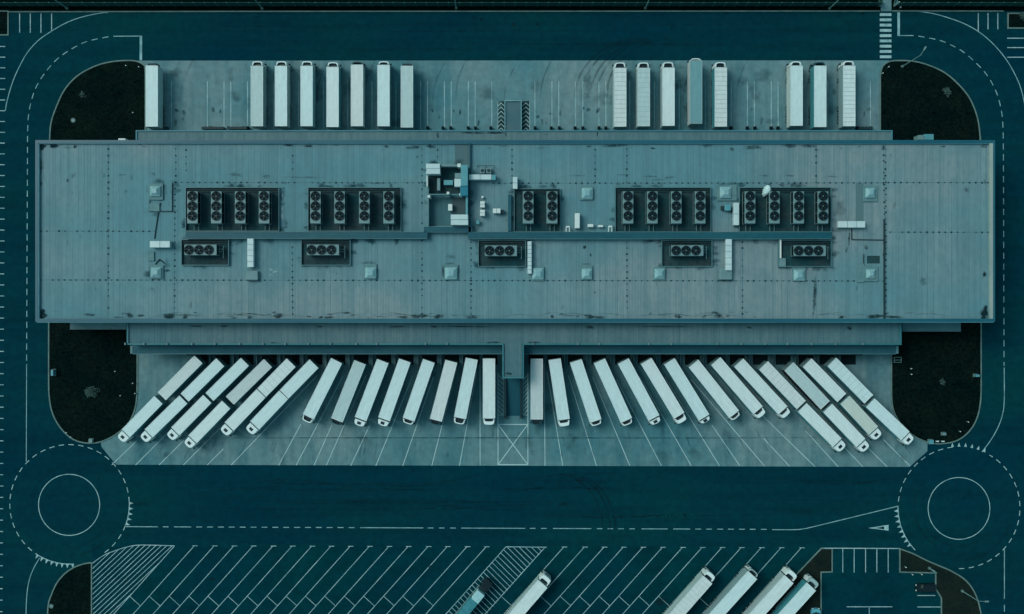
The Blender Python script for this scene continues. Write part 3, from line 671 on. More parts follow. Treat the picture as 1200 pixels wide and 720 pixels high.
for (ax,ay,bx_,by_) in [(218,220,328,281),(361,220,470,281),(602,220,657,281),(721,220,833,281),(867,218,975,281),(212,281,269,311),(353,281,411,311),(560,281,617,313),(775,281,835,313),(912,281,975,313),(500,192,549,265),(174,214,204,250),(174,302,194,332)]:
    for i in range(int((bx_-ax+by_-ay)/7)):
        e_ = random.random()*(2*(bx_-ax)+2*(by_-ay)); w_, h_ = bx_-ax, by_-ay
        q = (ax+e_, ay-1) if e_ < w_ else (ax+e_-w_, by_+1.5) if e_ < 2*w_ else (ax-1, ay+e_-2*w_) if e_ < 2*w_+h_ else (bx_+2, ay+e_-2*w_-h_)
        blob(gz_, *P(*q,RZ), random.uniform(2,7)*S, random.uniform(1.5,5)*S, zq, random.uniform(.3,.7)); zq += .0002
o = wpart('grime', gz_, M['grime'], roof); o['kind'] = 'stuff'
# skylights (parts of the roof)
def skylight(cx, cy, sz=12.5, kerbdx=0, kerbdy=0, kw=15, kh=17):
    p = P(cx+kerbdx,cy+kerbdy,RZ+.3); w2, h2 = kw*S*.47, kh*S*.47
    kb = wpart('skylight', MB().cbox(p[0]-w2,p[0]+w2,p[1]-h2,p[1]+h2,RZ-.02,RZ+.35,.06), M['skykerb'], roof)
    p = P(cx,cy,RZ+1.0); r = sz*S*.47; r2 = r*.42; z0, z1 = RZ+.352, RZ+1.15
    mb = MB(); c_ = .12*r
    base = [(p[0]-r+c_,p[1]-r),(p[0]+r-c_,p[1]-r),(p[0]+r,p[1]-r+c_),(p[0]+r,p[1]+r-c_),(p[0]+r-c_,p[1]+r),(p[0]-r+c_,p[1]+r),(p[0]-r,p[1]+r-c_),(p[0]-r,p[1]-r+c_)]
    mb.prism(base, z0, z0+.25); mb.prism(base, z0+.252, z1, .40, p)
    wpart('skylight_dome', mb, M['glass_dome'], kb)
skylight(181,224,12,1.5,1,17,19); skylight(182,319.5,12,1.5,-.5,16,16); skylight(434,320,13,0,-2,15,17); skylight(528.5,320.5,14,0,-1,17,18)
skylight(630.5,321,13.5); skylight(688.5,226.5,13,-1.5,.5,15,16); skylight(688,321,12,-1,-1,15,17); skylight(773.5,321,12,-.5,0,14,16)
skylight(851,225.5,13.5,1,1,23,18); skylight(1021,226,11.5,-1,1,17,19); skylight(937.5,322.5,13,-1,-1,16,16); skylight(1021.5,321,11,-1,0,17,18)
# equipment decks behind low screens, and the pipe gallery
def deck(x0,y0,x1,y1,open_s=False):
    a0,a1,b0,b1 = rp(x0,y0,x1,y1,RZ+.5)
    d_ = wpart('equipment_deck', MB().box(a0,a1,b0,b1,RZ-.02,RZ+.06), M['deck'], wh)
    s = MB(); t = .14; zt = RZ+.6
    s.box(a0-t,a0-.002,b0-t,b1+t,RZ-.02,zt); s.box(a1+.002,a1+t,b0-t,b1+t,RZ-.02,zt)
    s.box(a0,a1,b1+.002,b1+t,RZ-.02,zt); s.box(a0,a1,b0-t,b0-.002,RZ-.02,zt-.01)
    wpart('screen_panel', s, M['screen'], d_)
    s = MB(); s.box(a0+.1,a1-.1,b1-.45,b1-.3,RZ+.35,RZ+.45); s.box(a0+.1,a1-.1,b1-.85,b1-.7,RZ+.25,RZ+.33)
    wpart('pipe_run', s, M['metal_dark'], d_)
for d_ in ((218,220.5,326.5,270.5),(361.5,220.5,469.5,270.5),(603,222,656,271.5),(721.5,220.5,832.5,271.5),(867,220.5,973.5,271.5),
           (213,281.5,267.5,310.5),(353.5,281.5,410,310.5),(561,282.5,615.5,312),(776,282.5,834,312),(913,282.5,974,312)): deck(*d_)
gz = RZ+1.3
def gal(x0,y0,x1,y1): return rp(x0,y0,x1,y1,gz)
gm = MB(); ge = MB()
for q in ((217.5,272.3,501,279.3),(497,266.2,552,271.8),(548.5,272.3,974.5,279.8),(549,264,553.5,272),):
    a0,a1,b0,b1 = gal(*q); gm.box(a0,a1,b0,b1,RZ-.02,gz)
for q in ((217.5,271.7,496.8,272.3),(217.5,279.4,501,280),(497,265.6,549,266.2),(501,272,548.3,272.5),(553.7,271.9,974.5,272.4),(548.5,279.9,974.5,280.5),(496.5,266.4,497,272.4)):
    a0,a1,b0,b1 = gal(*q); ge.box(a0,a1,b0,b1,RZ-.02,gz+.06)
pg = wpart('pipe_gallery', gm, M['gallery'], wh); wpart('gallery_trim', ge, M['screen'], pg)
# blue screen walls beside the third deck and along the centre line of the roof
wq = MB()
for q in ((595.3,228,599,271),):
    a0,a1,b0,b1 = rp(*q,RZ+1.2); wq.box(a0,a1,b0,b1,RZ-.02,RZ+1.2)
wpart('screen_wall', wq, M['gallery'], wh)
wq = MB()
a0,a1,b0,b1 = rp(550,168,551.2,265,RZ+.7); wq.box(a0,a1,b0,b1,RZ-.02,RZ+.7)
wpart('expansion_joint', wq, M['gallery'], wh)
a0,a1,b0,b1 = rp(1035.8,257,1037.2,375,RZ+.3); wpart('roof_pipe', MB().box(a0,a1,b0,b1,RZ-.02,RZ+.3), M['metal_dark'], wh)
pp = MB()
for a, b in (((998,268),(998,281)),((998,281),(1036,281.5)),((188,238),(186,246)),((186,246),(181,280)),((202,214.5),(202,248)),((175,248),(202,248)),((1012,298),(1012,311)),((187,304),(193,309)),((182,310),(187,304))):
    p, q = P(*a,RZ+.1), P(*b,RZ+.1); pp.tube((*p,RZ+.12),(*q,RZ+.12),.11,6)
wpart('roof_pipe', pp, M['metal_dark'], wh)

# ------------------------------------------------------------------ rooftop condensers: one of each kind, then copies
def fan_mesh(r):
    ring = MB(); n = 24
    for i in range(n):
        a, b = 2*math.pi*i/n, 2*math.pi*(i+1)/n
        vs = [(math.cos(t)*q, math.sin(t)*q, z) for t in (a,b) for q, z in ((r,0),(r,.14),(r*.90,.14),(r*.90,0))]
        ring.add(vs, [(0,4,5,1),(1,5,6,2),(2,6,7,3)])
    bl_ = MB(); bl_.sheet([(math.cos(2*math.pi*i/n)*r*.9, math.sin(2*math.pi*i/n)*r*.9) for i in range(n)], .01)
    k = MB()
    for i in range(5):
        a = 2*math.pi*i/5+.3
        k.add([(math.cos(a)*.16,math.sin(a)*.16,.06),(math.cos(a+.25)*r*.84,math.sin(a+.25)*r*.84,.05),(math.cos(a+.85)*r*.84,math.sin(a+.85)*r*.84,.10),(math.cos(a+.7)*.16,math.sin(a+.7)*.16,.08)], [(0,1,2,3)])
    h = MB().prism([(math.cos(2*math.pi*i/10)*.13, math.sin(2*math.pi*i/10)*.13) for i in range(10)], .08, .16, .8)
    return ring.mesh('fan', M['metal_dark']), bl_.mesh('fan_well', M['black']), k.mesh('blade', M['fan']), h.mesh('hub', M['metal'])
FANM = fan_mesh(.98)
CT = 2.5     # height of the top of a condenser above the roof
def condenser(kind):
    """three-fan condenser, fans in a line along local y, origin on the roof"""
    t = thing('roof_condenser', '', 'condenser')
    Lh, Wh = 3.25, 1.07
    tpn = MB().cbox(-Wh,Wh,-Lh,Lh,CT-.28,CT,.05); part('top_panel', tpn, M['metal'], t)
    part('coil', MB().box(-Wh+.08,Wh-.08,-Lh+.1,Lh-.1,.55,CT-.28), M['black'], t)
    fr = MB()
    for y in (-Lh+.04,-Lh/3,Lh/3,Lh-.04):
        for x in (-Wh+.04,Wh-.04): fr.box(x-.04,x+.04,y-.04,y+.04,.5,CT-.28)
    fr.box(-Wh,Wh,-Lh,Lh,.47,.54); part('frame', fr, M['metal'], t)
    for sx in (-1,1):
        for sy in (-1,1): part('leg', MB().box(sx*.9-.07,sx*.9+.07,sy*2.9-.07,sy*2.9+.07,.05,.47), M['metal_dark'], t)
    for i in (-1,0,1):
        f = link('fan', FANM[0], t, (0, .28+i*2.0, CT))
        link('fan_well', FANM[1], f); link('blade', FANM[2], f); link('hub', FANM[3], f)
    if kind == 'v':
        for x in (-.35,.55): part('pipe', MB().tube((x,-Lh+.2,.4),(x,-Lh-1.4,.4),.07,6), M['metal'], t)
    else:
        part('pipe', MB().tube((.2,-Lh+.1,1.2),(.2,-Lh-.9,1.2),.07,6).tube((-.3,-Lh+.1,1.2),(-.3,-Lh-.7,1.2),.07,6).tube((.9,-Lh-.9,1.0),(-1.6,-Lh-.9,1.0),.07,6), M['metal'], t)
    return t
cv0 = condenser('v'); ch0 = condenser('h')
place = {'second left': None}
vgroups = [([225.5,253.5,281.5,309.5],'westmost big deck'),([369.7,398,427,455.5],'second big deck from the west'),([619,647],'small deck east of the centre'),([736,764.5,792.5,820.5],'long deck east of the centre'),([879,907.5,936,964.5],'eastmost big deck')]
first = True
for xs, where in vgroups:
    for i, x in enumerate(xs):
        o = cv0 if first else dup(cv0); first = False
        p = P(x, 243.3, RZ+CT); o.location = (p[0], p[1], RZ+.04)
        o['label'] = '%s upright three-fan condenser from the left on the %s' % (ORD[i], where)
        o['group'] = 'three-fan condensers on the roof'
first = True
for x, y, where in ((235,293,'under the westmost condenser row'),(378.5,293,'under the second condenser row'),(587,294,'south of the pair of condensers'),(805.5,293.8,'under the long deck east of centre'),(949,294,'under the eastmost condenser row')):
    o = ch0 if first else dup(ch0); first = False
    p = P(x, y, RZ+CT); o.location = (p[0], p[1], RZ+.04); o.rotation_euler = (0,0,math.pi/2)
    o['label'] = 'lone flat condenser on the small deck ' + where
    o['group'] = 'three-fan condensers on the roof'

for o in list(bpy.data.objects):
    if o.name.split('.')[0] == 'fan' and o.parent: o.rotation_euler.z = random.uniform(0, 6.28)
# ducts, cabinets and other roof plant
def duct(px, z, m, label, seams=0, name='air_duct', cat='duct', legs=True, elbow=None):
    a0,a1,b0,b1 = rp(*px,RZ+z); cx, cy = (a0+a1)/2, (b0+b1)/2
    t = thing(name, label, cat, (cx,cy,RZ))
    part('casing', MB().cbox(a0-cx,a1-cx,b0-cy,b1-cy,.35 if legs else .02,z,.05), m, t)
    lx, ly = (a1-a0)/2, (b1-b0)/2
    if seams:
        s = MB()
        for i in range(1,seams+1):
            f = i/(seams+1)
            if ly > lx: s.box(-lx-.03,lx+.03,-ly+2*ly*f-.04,-ly+2*ly*f+.04,.3,z+.03)
            else: s.box(-lx+2*lx*f-.04,-lx+2*lx*f+.04,-ly-.03,ly+.03,.3,z+.03)
        part('flange', s, M['metal'], t)
    if legs:
        for sx in (-1,1):
            for sy in (-1,1): part('leg', MB().box(sx*(lx-.12)-.05,sx*(lx-.12)+.05,sy*(ly-.12)-.05,sy*(ly-.12)+.05,0,.35), M['metal_dark'], t)
    if elbow:
        e_ = rp(*elbow,RZ+z*.7); part('hood', MB().cbox(e_[0]-cx,e_[1]-cx,e_[2]-cy,e_[3]-cy,0,z*.6,.15), M['metal'], t)
        part('louvre', MB().box(e_[0]-cx+.1,e_[1]-cx+.12,e_[2]-cy-.12,e_[2]-cy+.02,.1,z*.5), M['metal_dark'], t)
    return t
duct((175.5,282.7,199,290.2),1.4,M['duct'],'short white duct lying west of the westmost small deck',1)
duct((289.7,279.8,297,313.3),1.4,M['duct'],'long white duct running south beside the westmost small deck, ending in a hood',4,elbow=(288.5,317.5,302,328.5))
duct((618.3,283,623,321),1.3,M['duct'],'thin white duct running south just east of the centre small deck',7)
duct((850.7,280.5,857.7,317),1.4,M['duct'],'white duct running south from the gallery near the fourth small deck, ending in a hood',4,elbow=(843.5,314.5,858.5,328))
duct((860,237.8,866.2,264),1.6,M['duct'],'white upright-laid duct between the two eastern condenser decks',1)
duct((982.5,259.3,1014,266.8),1.4,M['duct'],'white duct with a teal section east of the condenser decks',2)
duct((914.2,280.5,915.8,303),.9,M['box_white'],'very thin white pipe duct on the west side of the eastmost small deck',0,elbow=(912.5,302.5,921.5,313.5))
duct((673.8,250,679.4,267.6),1.8,M['box_white'],'white upright cabinet north of the gallery, tallest of the small ones',0,'roof_cabinet','cabinet')
duct((601,207.6,606.4,221.4),1.8,M['duct'],'white cabinet at the north-west corner of the pair of condensers',1,'roof_cabinet','cabinet')
duct((549.5,204.6,575.8,210.6),1.9,M['duct'],'long white duct running east from the plant compound',1)
duct((576.2,205,581,211),1.8,M['duct_teal'],'teal end section of the long duct east of the plant compound',0)
duct((688.8,262.8,695.4,266.3),1.2,M['box_white'],'small white box by the gallery, left of two alike',0,'roof_cabinet','cabinet')
duct((700.8,264,706.8,266.4),1.0,M['box_white'],'smallest white box by the gallery, right of two alike',0,'roof_cabinet','cabinet')
for px, lb in (((713,264.5,717.5,272),'larger'),((663.3,265.5,667.6,271.6),'smaller')):
    a0,a1,b0,b1 = rp(*px,RZ+1.3); cx, cy = (a0+a1)/2,(b0+b1)/2
    t = thing('pipe_hoop', lb+' white pipe hoop bent over the north edge of the gallery', 'pipe', (cx,cy,RZ))
    for s_ in (-1,1): part('leg', MB().tube((s_*.33,-.55,.0),(s_*.33,-.55,1.2),.08).tube((s_*.33,-.6,1.2),(s_*.33,.45,1.2),.09), M['box_white'], t)
    part('head', MB().cbox(-.4,.4,.3,.62,1.05,1.35,.06), M['box_white'], t)
for px, lb, z in (((562.7,236,568,243.3),'white fan box, northern of the pair east of the compound',1.5),((562.5,246,568.2,253.2),'white fan box, southern of the pair east of the compound',1.5),((525.2,239.3,530,247),'small white fan box inside the plant compound',1.4),((564,229.8,566.6,232.4),'tiny white box at the end of a roof cable',.9),((558,258.5,561.8,263),'small teal box near the bend of the gallery',1.0)):
    duct(px,z,M['box_white'] if 'white' in lb else M['duct_teal'],lb,1 if z > 1.4 else 0,'fan_box','fan box')
t = duct((577.6,244.5,586.5,250),1.5,M['box_white'],'white condensing unit with a dark motor on its east end',1,'cooling_unit','cooling unit')
part('motor', MB().cbox(.85,1.5,-.55,.25,.1,1.0,.1), M['metal_dark'], t)
t = duct((849.5,239.8,856.5,246.8),1.4,M['duct_teal'],'teal fan unit south of the skylight between the eastern decks',0,'fan_box','fan box')
part('motor', MB().cbox(-1.2,-.66,-.5,.4,.1,.8,.1).cbox(.66,1.3,-.9,-.1,.1,.7,.1), M['metal_dark'], t)
# white sheeted object leaning on the eastern deck
p = P(900.5,223,RZ+2); t = thing('covered_unit', 'white sheeted bulky item at the screen of the eastmost big deck', 'cover', (p[0],p[1],RZ), R(-25))
bm_ = MB(); n = 12
for k_, (z, r1, r2) in enumerate(((0,.75,1.15),(.9,.8,1.2),(1.6,.6,1.0),(2.0,.3,.6))):
    for i in range(n):
        a = 2*math.pi*i/n; q = 1+.12*math.sin(3*a+k_); bm_.v.append((math.cos(a)*r1*q, math.sin(a)*r2*q, z))
for k_ in range(3):
    for i in range(n): bm_.f.append((k_*n+i, k_*n+(i+1)%n, (k_+1)*n+(i+1)%n, (k_+1)*n+i))
bm_.f.append(tuple(range(3*n,4*n))); part('sheet', bm_, M['bag'], t)
# small twin condenser with rail, north of the long duct
p = P(569,200,RZ+1); t = thing('twin_fan_unit', 'two small fan housings with a guard rail north of the long white duct', 'fan unit', (p[0],p[1],RZ))
for s_ in (-.65,.65):
    c_ = part('housing', MB().cbox(s_-.5,s_+.5,-.6,.5,.2,1.2,.06), M['metal'], t)
    part('fan', MB().prism([(s_+.36*math.cos(a*.5236),-.05+.36*math.sin(a*.5236)) for a in range(12)], 1.202, 1.26), M['metal_dark'], c_)
part('guard_rail', MB().tube((-1.7,.95,1.1),(1.7,.95,1.1),.05).tube((1.7,.95,1.1),(1.7,-.9,1.1),.05).tube((-1.7,.95,0),(-1.7,.95,1.1),.05).tube((1.7,.95,0),(1.7,.95,1.1),.05), M['metal_dark'], t)

# plant compound
p = P(524,228,RZ); pc = thing('plant_compound', 'walled compound of white and teal plant housings left of the roof centre line', 'roof plant', (p[0],p[1],RZ))
def cb(name, px, z0, z1, m, bev=.05):
    a0,a1,b0,b1 = rp(*px,RZ+z1)
    return wpart(name, MB().cbox(a0,a1,b0,b1,RZ+z0,RZ+z1,bev) if bev else MB().box(a0,a1,b0,b1,RZ+z0,RZ+z1), m, pc)
cb('floor', (501.5,193.5,547,228.5), .025, .06, M['deck'], 0)
cb('floor', (503,229,546.5,264.5), .025, .07, mat('compound_floor', (.05,.14,.165), (.035,.11,.135), scale=(.8,.1,.1)), 0)
cb('floor_panel', (529,231.5,545.5,251), .08, .10, mat('compound_panel', (.045,.085,.10)), 0)
for px in ((499.2,192,515.5,197.7),(499.5,198,515.7,204)): cb('housing', px, 0, 3.0, M['duct'])
for px in ((528.2,251.6,548.4,257.6),(528.4,258,548.6,263.8)): cb('housing', px, 0, 2.8, M['duct'])
cb('teal_housing', (540,193.5,548.2,218), 0, 3.2, M['duct_teal']); cb('blue_housing', (539.2,218.4,548.4,229.5), 0, 3.0, M['duct_blue'])
cb('inner_box', (532.5,209.5,540,219), 0, 2.2, M['duct']); cb('inner_box', (533,203,540,209), 0, 1.9, M['metal'])
cb('air_handler', (520,211.2,530.8,217), 0, 1.4, M['duct_teal'])
cb('riser', (512.3,209,515.8,223.5), 0, 1.8, M['metal'])
cb('roof_bar', (516,192.8,540,195.4), .6, 2.4, M['metal']); cb('roof_bar', (536,191.8,540,196), 0, 2.6, M['box_white'])
cb('side_wall', (499.8,206,501.2,219), 0, 2.4, M['box_white'], .02); cb('side_wall', (501.7,219.5,502.6,265), 0, 1.8, M['screen'], .02)
cb('cross_beam', (502,227.3,547,228.9), 1.2, 2.2, M['screen'], .02); cb('side_wall', (545.8,229.8,548.2,251.5), 0, 2.0, M['duct_teal'], .02)
for q in ((502.6,230.4),(525,226.4),(539.8,228.2)):
    cb('post', (q[0]-1.5,q[1]-1.5,q[0]+1.5,q[1]+1.5), 0, 2.9, M['box_white'], .05)
cb('bracket', (521.5,228.9,527,231), .8, 1.6, M['metal'], .03)

# north ramp and south ramp
p = P(601.2,135); t = thing('north_ramp', 'raised concrete ramp platform with pale rims between the two chevron strips', 'ramp', (p[0],p[1],0))
q = rp(592.2,118.8,610.4,153,1.2)
part('deck', MB().box(q[0]-p[0],q[1]-p[0],q[2]-p[1],q[3]-p[1],0,1.0), mat('ramp_deck', (.045,.135,.17), (.075,.15,.18), scale=(.3,.3,.3)), t)
part('rim', MB().box(q[0]-p[0]-.17,q[0]-p[0]-.002,q[2]-p[1],q[3]-p[1]+.17,0,1.3).box(q[1]-p[0]+.002,q[1]-p[0]+.17,q[2]-p[1],q[3]-p[1]+.17,0,1.3).box(q[0]-p[0],q[1]-p[0],q[3]-p[1]+.002,q[3]-p[1]+.17,0,1.3), M['rail_light'], t)
p = P(601.5,465); t = thing('south_ramp', 'teal access ramp running south from the centre block between two dark walls', 'ramp', (p[0],p[1],0))
q = rp(593.5,436,609.5,488,.8)
mb = MB(); a0,a1,b0,b1 = q[0]-p[0],q[1]-p[0],q[2]-p[1],q[3]-p[1]
mb.add([(a0,b0,.05),(a1,b0,.05),(a1,b1,1.2),(a0,b1,1.2),(a0,b0,0),(a1,b0,0),(a1,b1,0),(a0,b1,0)], [(0,1,2,3),(7,6,5,4),(4,5,1,0),(1,5,6,2),(2,6,7,3),(3,7,4,0)])
part('slope', mb, mat('ramp_surface', (.003,.065,.10), (.008,.085,.115), scale=(.3,.1,.3)), t)
for a in (a0-.28, a1+.06):
    part('side_wall', MB().box(a,a+.22,b0+.1,b1,0,1.5), M['metal_dark'], t)
    part('end_post', MB().cbox(a-.18,a+.4,b0-.45,b0+.08,0,1.1,.08), M['metal_dark'], t)

# small things on the north-east and north-west roof edge
for px, m_, lb in (((1076,158.5,1083,164),M['metal'],'grey wall unit at the north-east corner of the warehouse, left of two'),((1083.5,157.3,1094.3,164),M['duct_teal'],'teal wall unit at the north-east corner of the warehouse, right of two'),((138.5,162.3,147,165),M['box_white'],'pale wall unit at the north-west side of the warehouse')):
    q = rp(*px,8.0); cx, cy = (q[0]+q[1])/2,(q[2]+q[3])/2
    t = thing('wall_unit', lb, 'ventilation unit', (cx,cy,0))
    part('casing', MB().cbox(q[0]-cx,q[1]-cx,-(q[3]-q[2])/2,(q[3]-q[2])/2,5.8,8,.06), m_, t)
    part('leg', MB().box(-.1,.1,-.1,.1,0,5.8), M['metal_dark'], t)

# ------------------------------------------------------------------ trucks
HT = 4.0
CACHE = {}
def cm(key, fn, m):
    k_ = (key, m.name)
    if k_ not in CACHE: CACHE[k_] = fn().mesh(key if isinstance(key, str) else key[0], m)
    return CACHE[k_]
def wheel_fn():
    mb = MB(); mb.tube((0,-.18,0),(0,.18,0),.5,16); return mb
def rim_fn():
    mb = MB(); mb.tube((0,-.19,0),(0,.19,0),.27,10); return mb
def add_wheel(t, x, y):
    w_ = link('wheel', cm('wheel', wheel_fn, M['tyre']), t, (x,y,.5)); link('rim', cm('rim', rim_fn, M['metal']), w_)
def cab_outline(c, w_=1.22, n=10, r=.75):
    pts = [(0,-w_),(c-r,-w_)]
    for i in range(1,n): 
        a = math.pi/2*i/n; pts.append((c-r+r*math.sin(a), -w_+.42*(1-math.cos(a))+0))
    pts.append((c, -w_+.42+.05)); pts.append((c+.06, 0))
    return pts+[(x,-y) for x,y in pts[:-1][::-1]]
def h_outline(c, w_=1.2):
    return [(0,-w_),(c-.75,-w_),(c-.35,-w_+.10),(c-.12,-w_+.28),(c,-w_+.55),(c+.07,0),(c,w_-.55),(c-.12,w_-.28),(c-.35,w_-.10),(c-.75,w_),(0,w_)]
def shell(c, wall=.12, z0=2.9, z1=3.72):
    """U-shaped roof deflector, open towards the trailer"""
    out = cab_outline(c, 1.15, 8, .8); n = len(out)
    cx = 0
    fr = .58 if c > 1.15 else 1.0
    inn = [(max(0,p[0]*fr-wall*1.5) if p[0] > .2 else p[0], p[1]*(1-wall/1.15*1.5)) for p in out]
    mb = MB()
    vs = [(p[0],p[1],z0) for p in out]+[(p[0]*.93,p[1]*.95,z1) for p in out]+[(p[0],p[1],z0) for p in inn]+[(p[0]*.9,p[1]*.95,z1) for p in inn]
    fs = []
    for i in range(n-1):
        j = i+1
        fs += [(i,j,n+j,n+i),(n+i,n+j,3*n+j,3*n+i),(3*n+i,3*n+j,2*n+j,2*n+i)]
    mb.add(vs, fs); return mb
def truck(rear, front, cab='U', roof='white', side='white', ribs=0, cpx=5.5, label='', group='', name='trailer_truck', cat='truck', gap=.22, wid=1.0):
    a, b = Vector(P(*rear,HT)), Vector(P(*front,HT)); d = b-a; L_ = round(d.length*20)/20; rz = math.atan2(d.y, d.x)
    t = thing(name, label, cat, (a.x,a.y,0), rz, group); t.scale = (1, wid, 1)
    rf, sd_ = TW[roof], TS[side]
    bx = link('trailer_body', cm(('trailer_body',L_), lambda: MB().cbox(0,L_,-1.29,1.29,1.12,HT-.06,.03), sd_), t)
    link('roof_sheet', cm(('roof_sheet',L_), lambda: MB().cbox(-.01,L_+.01,-1.3,1.3,HT-.058,HT,.02), rf), bx)
    def rails():
        mb = MB(); mb.box(-.012,L_+.012,-1.305,-1.23,HT+.002,HT+.03); mb.box(-.012,L_+.012,1.23,1.305,HT+.002,HT+.03)
        mb.box(L_-.10,L_+.014,-1.228,1.228,HT+.002,HT+.028); mb.box(-.014,.08,-1.228,1.228,HT+.002,HT+.028); return mb
    link('roof_rail', cm(('roof_rail',L_), rails, M['rail'] if roof in ('slate',) else TW['white']), bx)
    if ribs:
        def rb_():
            mb = MB()
            for i in range(1,ribs+1): mb.box(L_*i/(ribs+1)-.05,L_*i/(ribs+1)+.05,-1.2,1.2,HT+.001,HT+.014)
            return mb
        link('roof_bow', cm(('roof_bow',L_,ribs), rb_, M['metal_dark'] if roof == 'slate' else M['roofseam'] if group == GN else M['roofseam_faint']), bx)
    for s_ in (-1,1):
        link('rear_door', cm(('rear_door',s_), lambda: MB().box(-.06,-.012,.04 if s_>0 else -1.24,1.24 if s_>0 else -.04,1.2,HT-.15), M['metal']), t)
    link('trailer_chassis', cm(('trailer_chassis',L_), lambda: MB().box(.3,L_-.4,-.55,-.4,.85,1.12).box(.3,L_-.4,.4,.55,.85,1.12).box(.1,.3,-1.2,1.2,.5,.7), M['metal_dark']), t)
    for x in (1.7,3.0,4.3):
        for s_ in (-1,1): add_wheel(t, x, s_*1.05)
    link('side_skirt', cm(('side_skirt',L_), lambda: MB().box(5.1,L_-3.0,-1.27,-1.23,.55,1.1).box(5.1,L_-3.0,1.23,1.27,.55,1.1) if L_ > 9 else MB().box(4.9,L_-1.5,-1.27,-1.23,.55,1.1), M['metal']), t)
    if cab == 'N' or cab == 'R':
        link('cooling_unit', cm(('cooling_unit', cab), lambda: MB().cbox(0,.55,-1.0,1.0,2.0,3.75,.08), M['metal_dark' if cab == 'R' else 'metal']), t, (L_+.02,0,0))
        for s_ in (-1,1): link('landing_leg', cm('landing_leg', lambda: MB().box(-.07,.07,-.07,.07,0,1.12).box(-.15,.15,-.15,.15,0,.04), M['metal_dark']), t, (L_-2.4,s_*.8,0))
        return t
    if cab == 'H': gap = .38
    c = round(cpx*S*.98-gap+.15, 2)
    paint = M['cab_dark'] if cab in ('D',) else M['cab_white']
    cb_ = link('cab', cm(('cab',c,cab=='H'), lambda: MB().prism(h_outline(c) if cab == 'H' else cab_outline(c), .75, 2.9, 1.0), paint), t, (L_+gap,0,0))
    link('windscreen', cm(('windscreen',c), lambda: MB().prism([(c-.30,-1.05),(c-.02,-.86),(c+.085,0),(c-.02,.86),(c-.30,1.05),(c-.4,0)], 1.75, 2.65), M['glass']), cb_)
    for s_ in (-1,1):
        link('mirror', cm('mirror', lambda: MB().cbox(-.1,.1,-.16,.16,1.7,2.5,.04), M['metal_dark']), cb_, (c-.25,s_*1.36,0))
    if cab in ('U','D','S'):
        link('cab_floor', cm(('cab_roof',c), lambda: MB().prism(cab_outline(c,1.16), 2.902, 3.0, .98), M['glass'] if cab != 'S' else M['metal_dark']), cb_)
        link('roof_deflector', cm(('roof_deflector',c), lambda: shell(c), paint if cab != 'S' else M['rail']), cb_)
    else:   # H: closed high roof with a hatch
        link('cab_roof', cm(('cab_high_roof',c), lambda: MB().prism(h_outline(c,1.18), 2.902, 3.55, .95, (0,0)), paint), cb_)
        link('roof_hatch', cm('roof_hatch', lambda: MB().cbox(-.30,.30,-.42,.42,3.53,3.61,.02), M['glass']), cb_, (c*.52,-.05,0))
        link('sun_visor', cm(('sun_visor',c), lambda: MB().box(c-.12,c+.0,-.7,.7,2.95,3.05), M['metal_dark']), cb_)
    link('tractor_chassis', cm(('tractor_chassis',c), lambda: MB().box(-3.6,c+gap-.3,-.45,.45,.55,.84), M['metal_dark']), t, (L_,0,0))
    link('bumper', cm(('bumper',c), lambda: MB().cbox(c+gap-.25,c+gap+.08,-1.1,1.1,.35,.74,.05), M['metal_dark']), t, (L_,0,0))
    for x in (L_-2.4, L_+gap+c-.75):
        for s_ in (-1,1): add_wheel(t, x, s_*1.03)
    return t

GN = 'trucks backed up to the north docks'
north = [  # x centre, roof front y, roof rear y, cab, roof, side, ribs, cab px, label
 (177.8,77,148.5,'R','aqua','white',0,0,'white trailer without a tractor standing alone by the north-west grass island'),
 (301,77.5,148,'U','grey','grey',0,5.0,'dull grey-roofed trailer truck, first from the left in the north row of seven'),
 (329.2,77.5,148,'U','aqua','white',0,5.0,'pale aqua-roofed trailer truck, second from the left in the north row of seven'),
 (359.2,77.3,148,'U','aqua','white',0,5.0,'pale aqua-roofed trailer truck, third from the left in the north row of seven'),
 (389.7,78.8,149,'U','white','teal',0,5.2,'trailer truck standing slightly further back, middle of the north row of seven'),
 (418.3,76,148,'D','pearl','white',0,3.2,'pearl-roofed trailer truck with a dark cab, fifth in the north row of seven'),
 (449.4,76.3,148,'U','aqua','grey',0,3.8,'trailer truck with a marked roof corner, sixth in the north row of seven'),
 (476.8,77.5,149.5,'R','grey','teal',0,0,'grey-roofed trailer with dark front unit and no tractor, last in the north row of seven'),
 (726.8,79.8,148.5,'U','pearl','white',12,6.2,'rib-roofed trailer truck, first from the left in the north row of five'),
 (754.4,80,148,'U','grey','white',11,6.2,'rib-roofed greyish trailer truck, second in the north row of five'),
 (783.4,79.5,147.6,'U','white','white',0,6.2,'bright smooth-roofed trailer truck in the middle of the north row of five'),
 (815.7,71,145,'U','slate','pale',0,2.0,'slate grey-roofed trailer truck jutting furthest onto the north road'),
 (844.7,79.2,148.5,'U','pearl','teal',12,6.0,'rib-roofed trailer truck at the right end of the north row of five'),
 (933.5,77.2,147.5,'U','aqua','pale',0,4.6,'white trailer truck, left of the north row of three'),
 (961.2,77.2,149,'D','aqua','teal',0,3.8,'trailer truck with a black cab in the middle of the north row of three'),
 (995.2,77.2,148,'U','white','grey',13,5.0,'faintly lined-roof trailer truck, right of the north row of three beside the grass')]
for x, yf, yr, cab, rf, sd_, ribs, cpx, lb in north:
    truck((x,yr),(x,yf),cab,rf,sd_,ribs,cpx,lb,GN,name='trailer' if cab=='R' else 'trailer_truck',cat='trailer' if cab=='R' else 'truck')
GS = 'trucks fanned along the south docks'; GD = 'trailers standing at the south docks behind a second truck'; GF = 'trucks waiting in front of docked trailers'
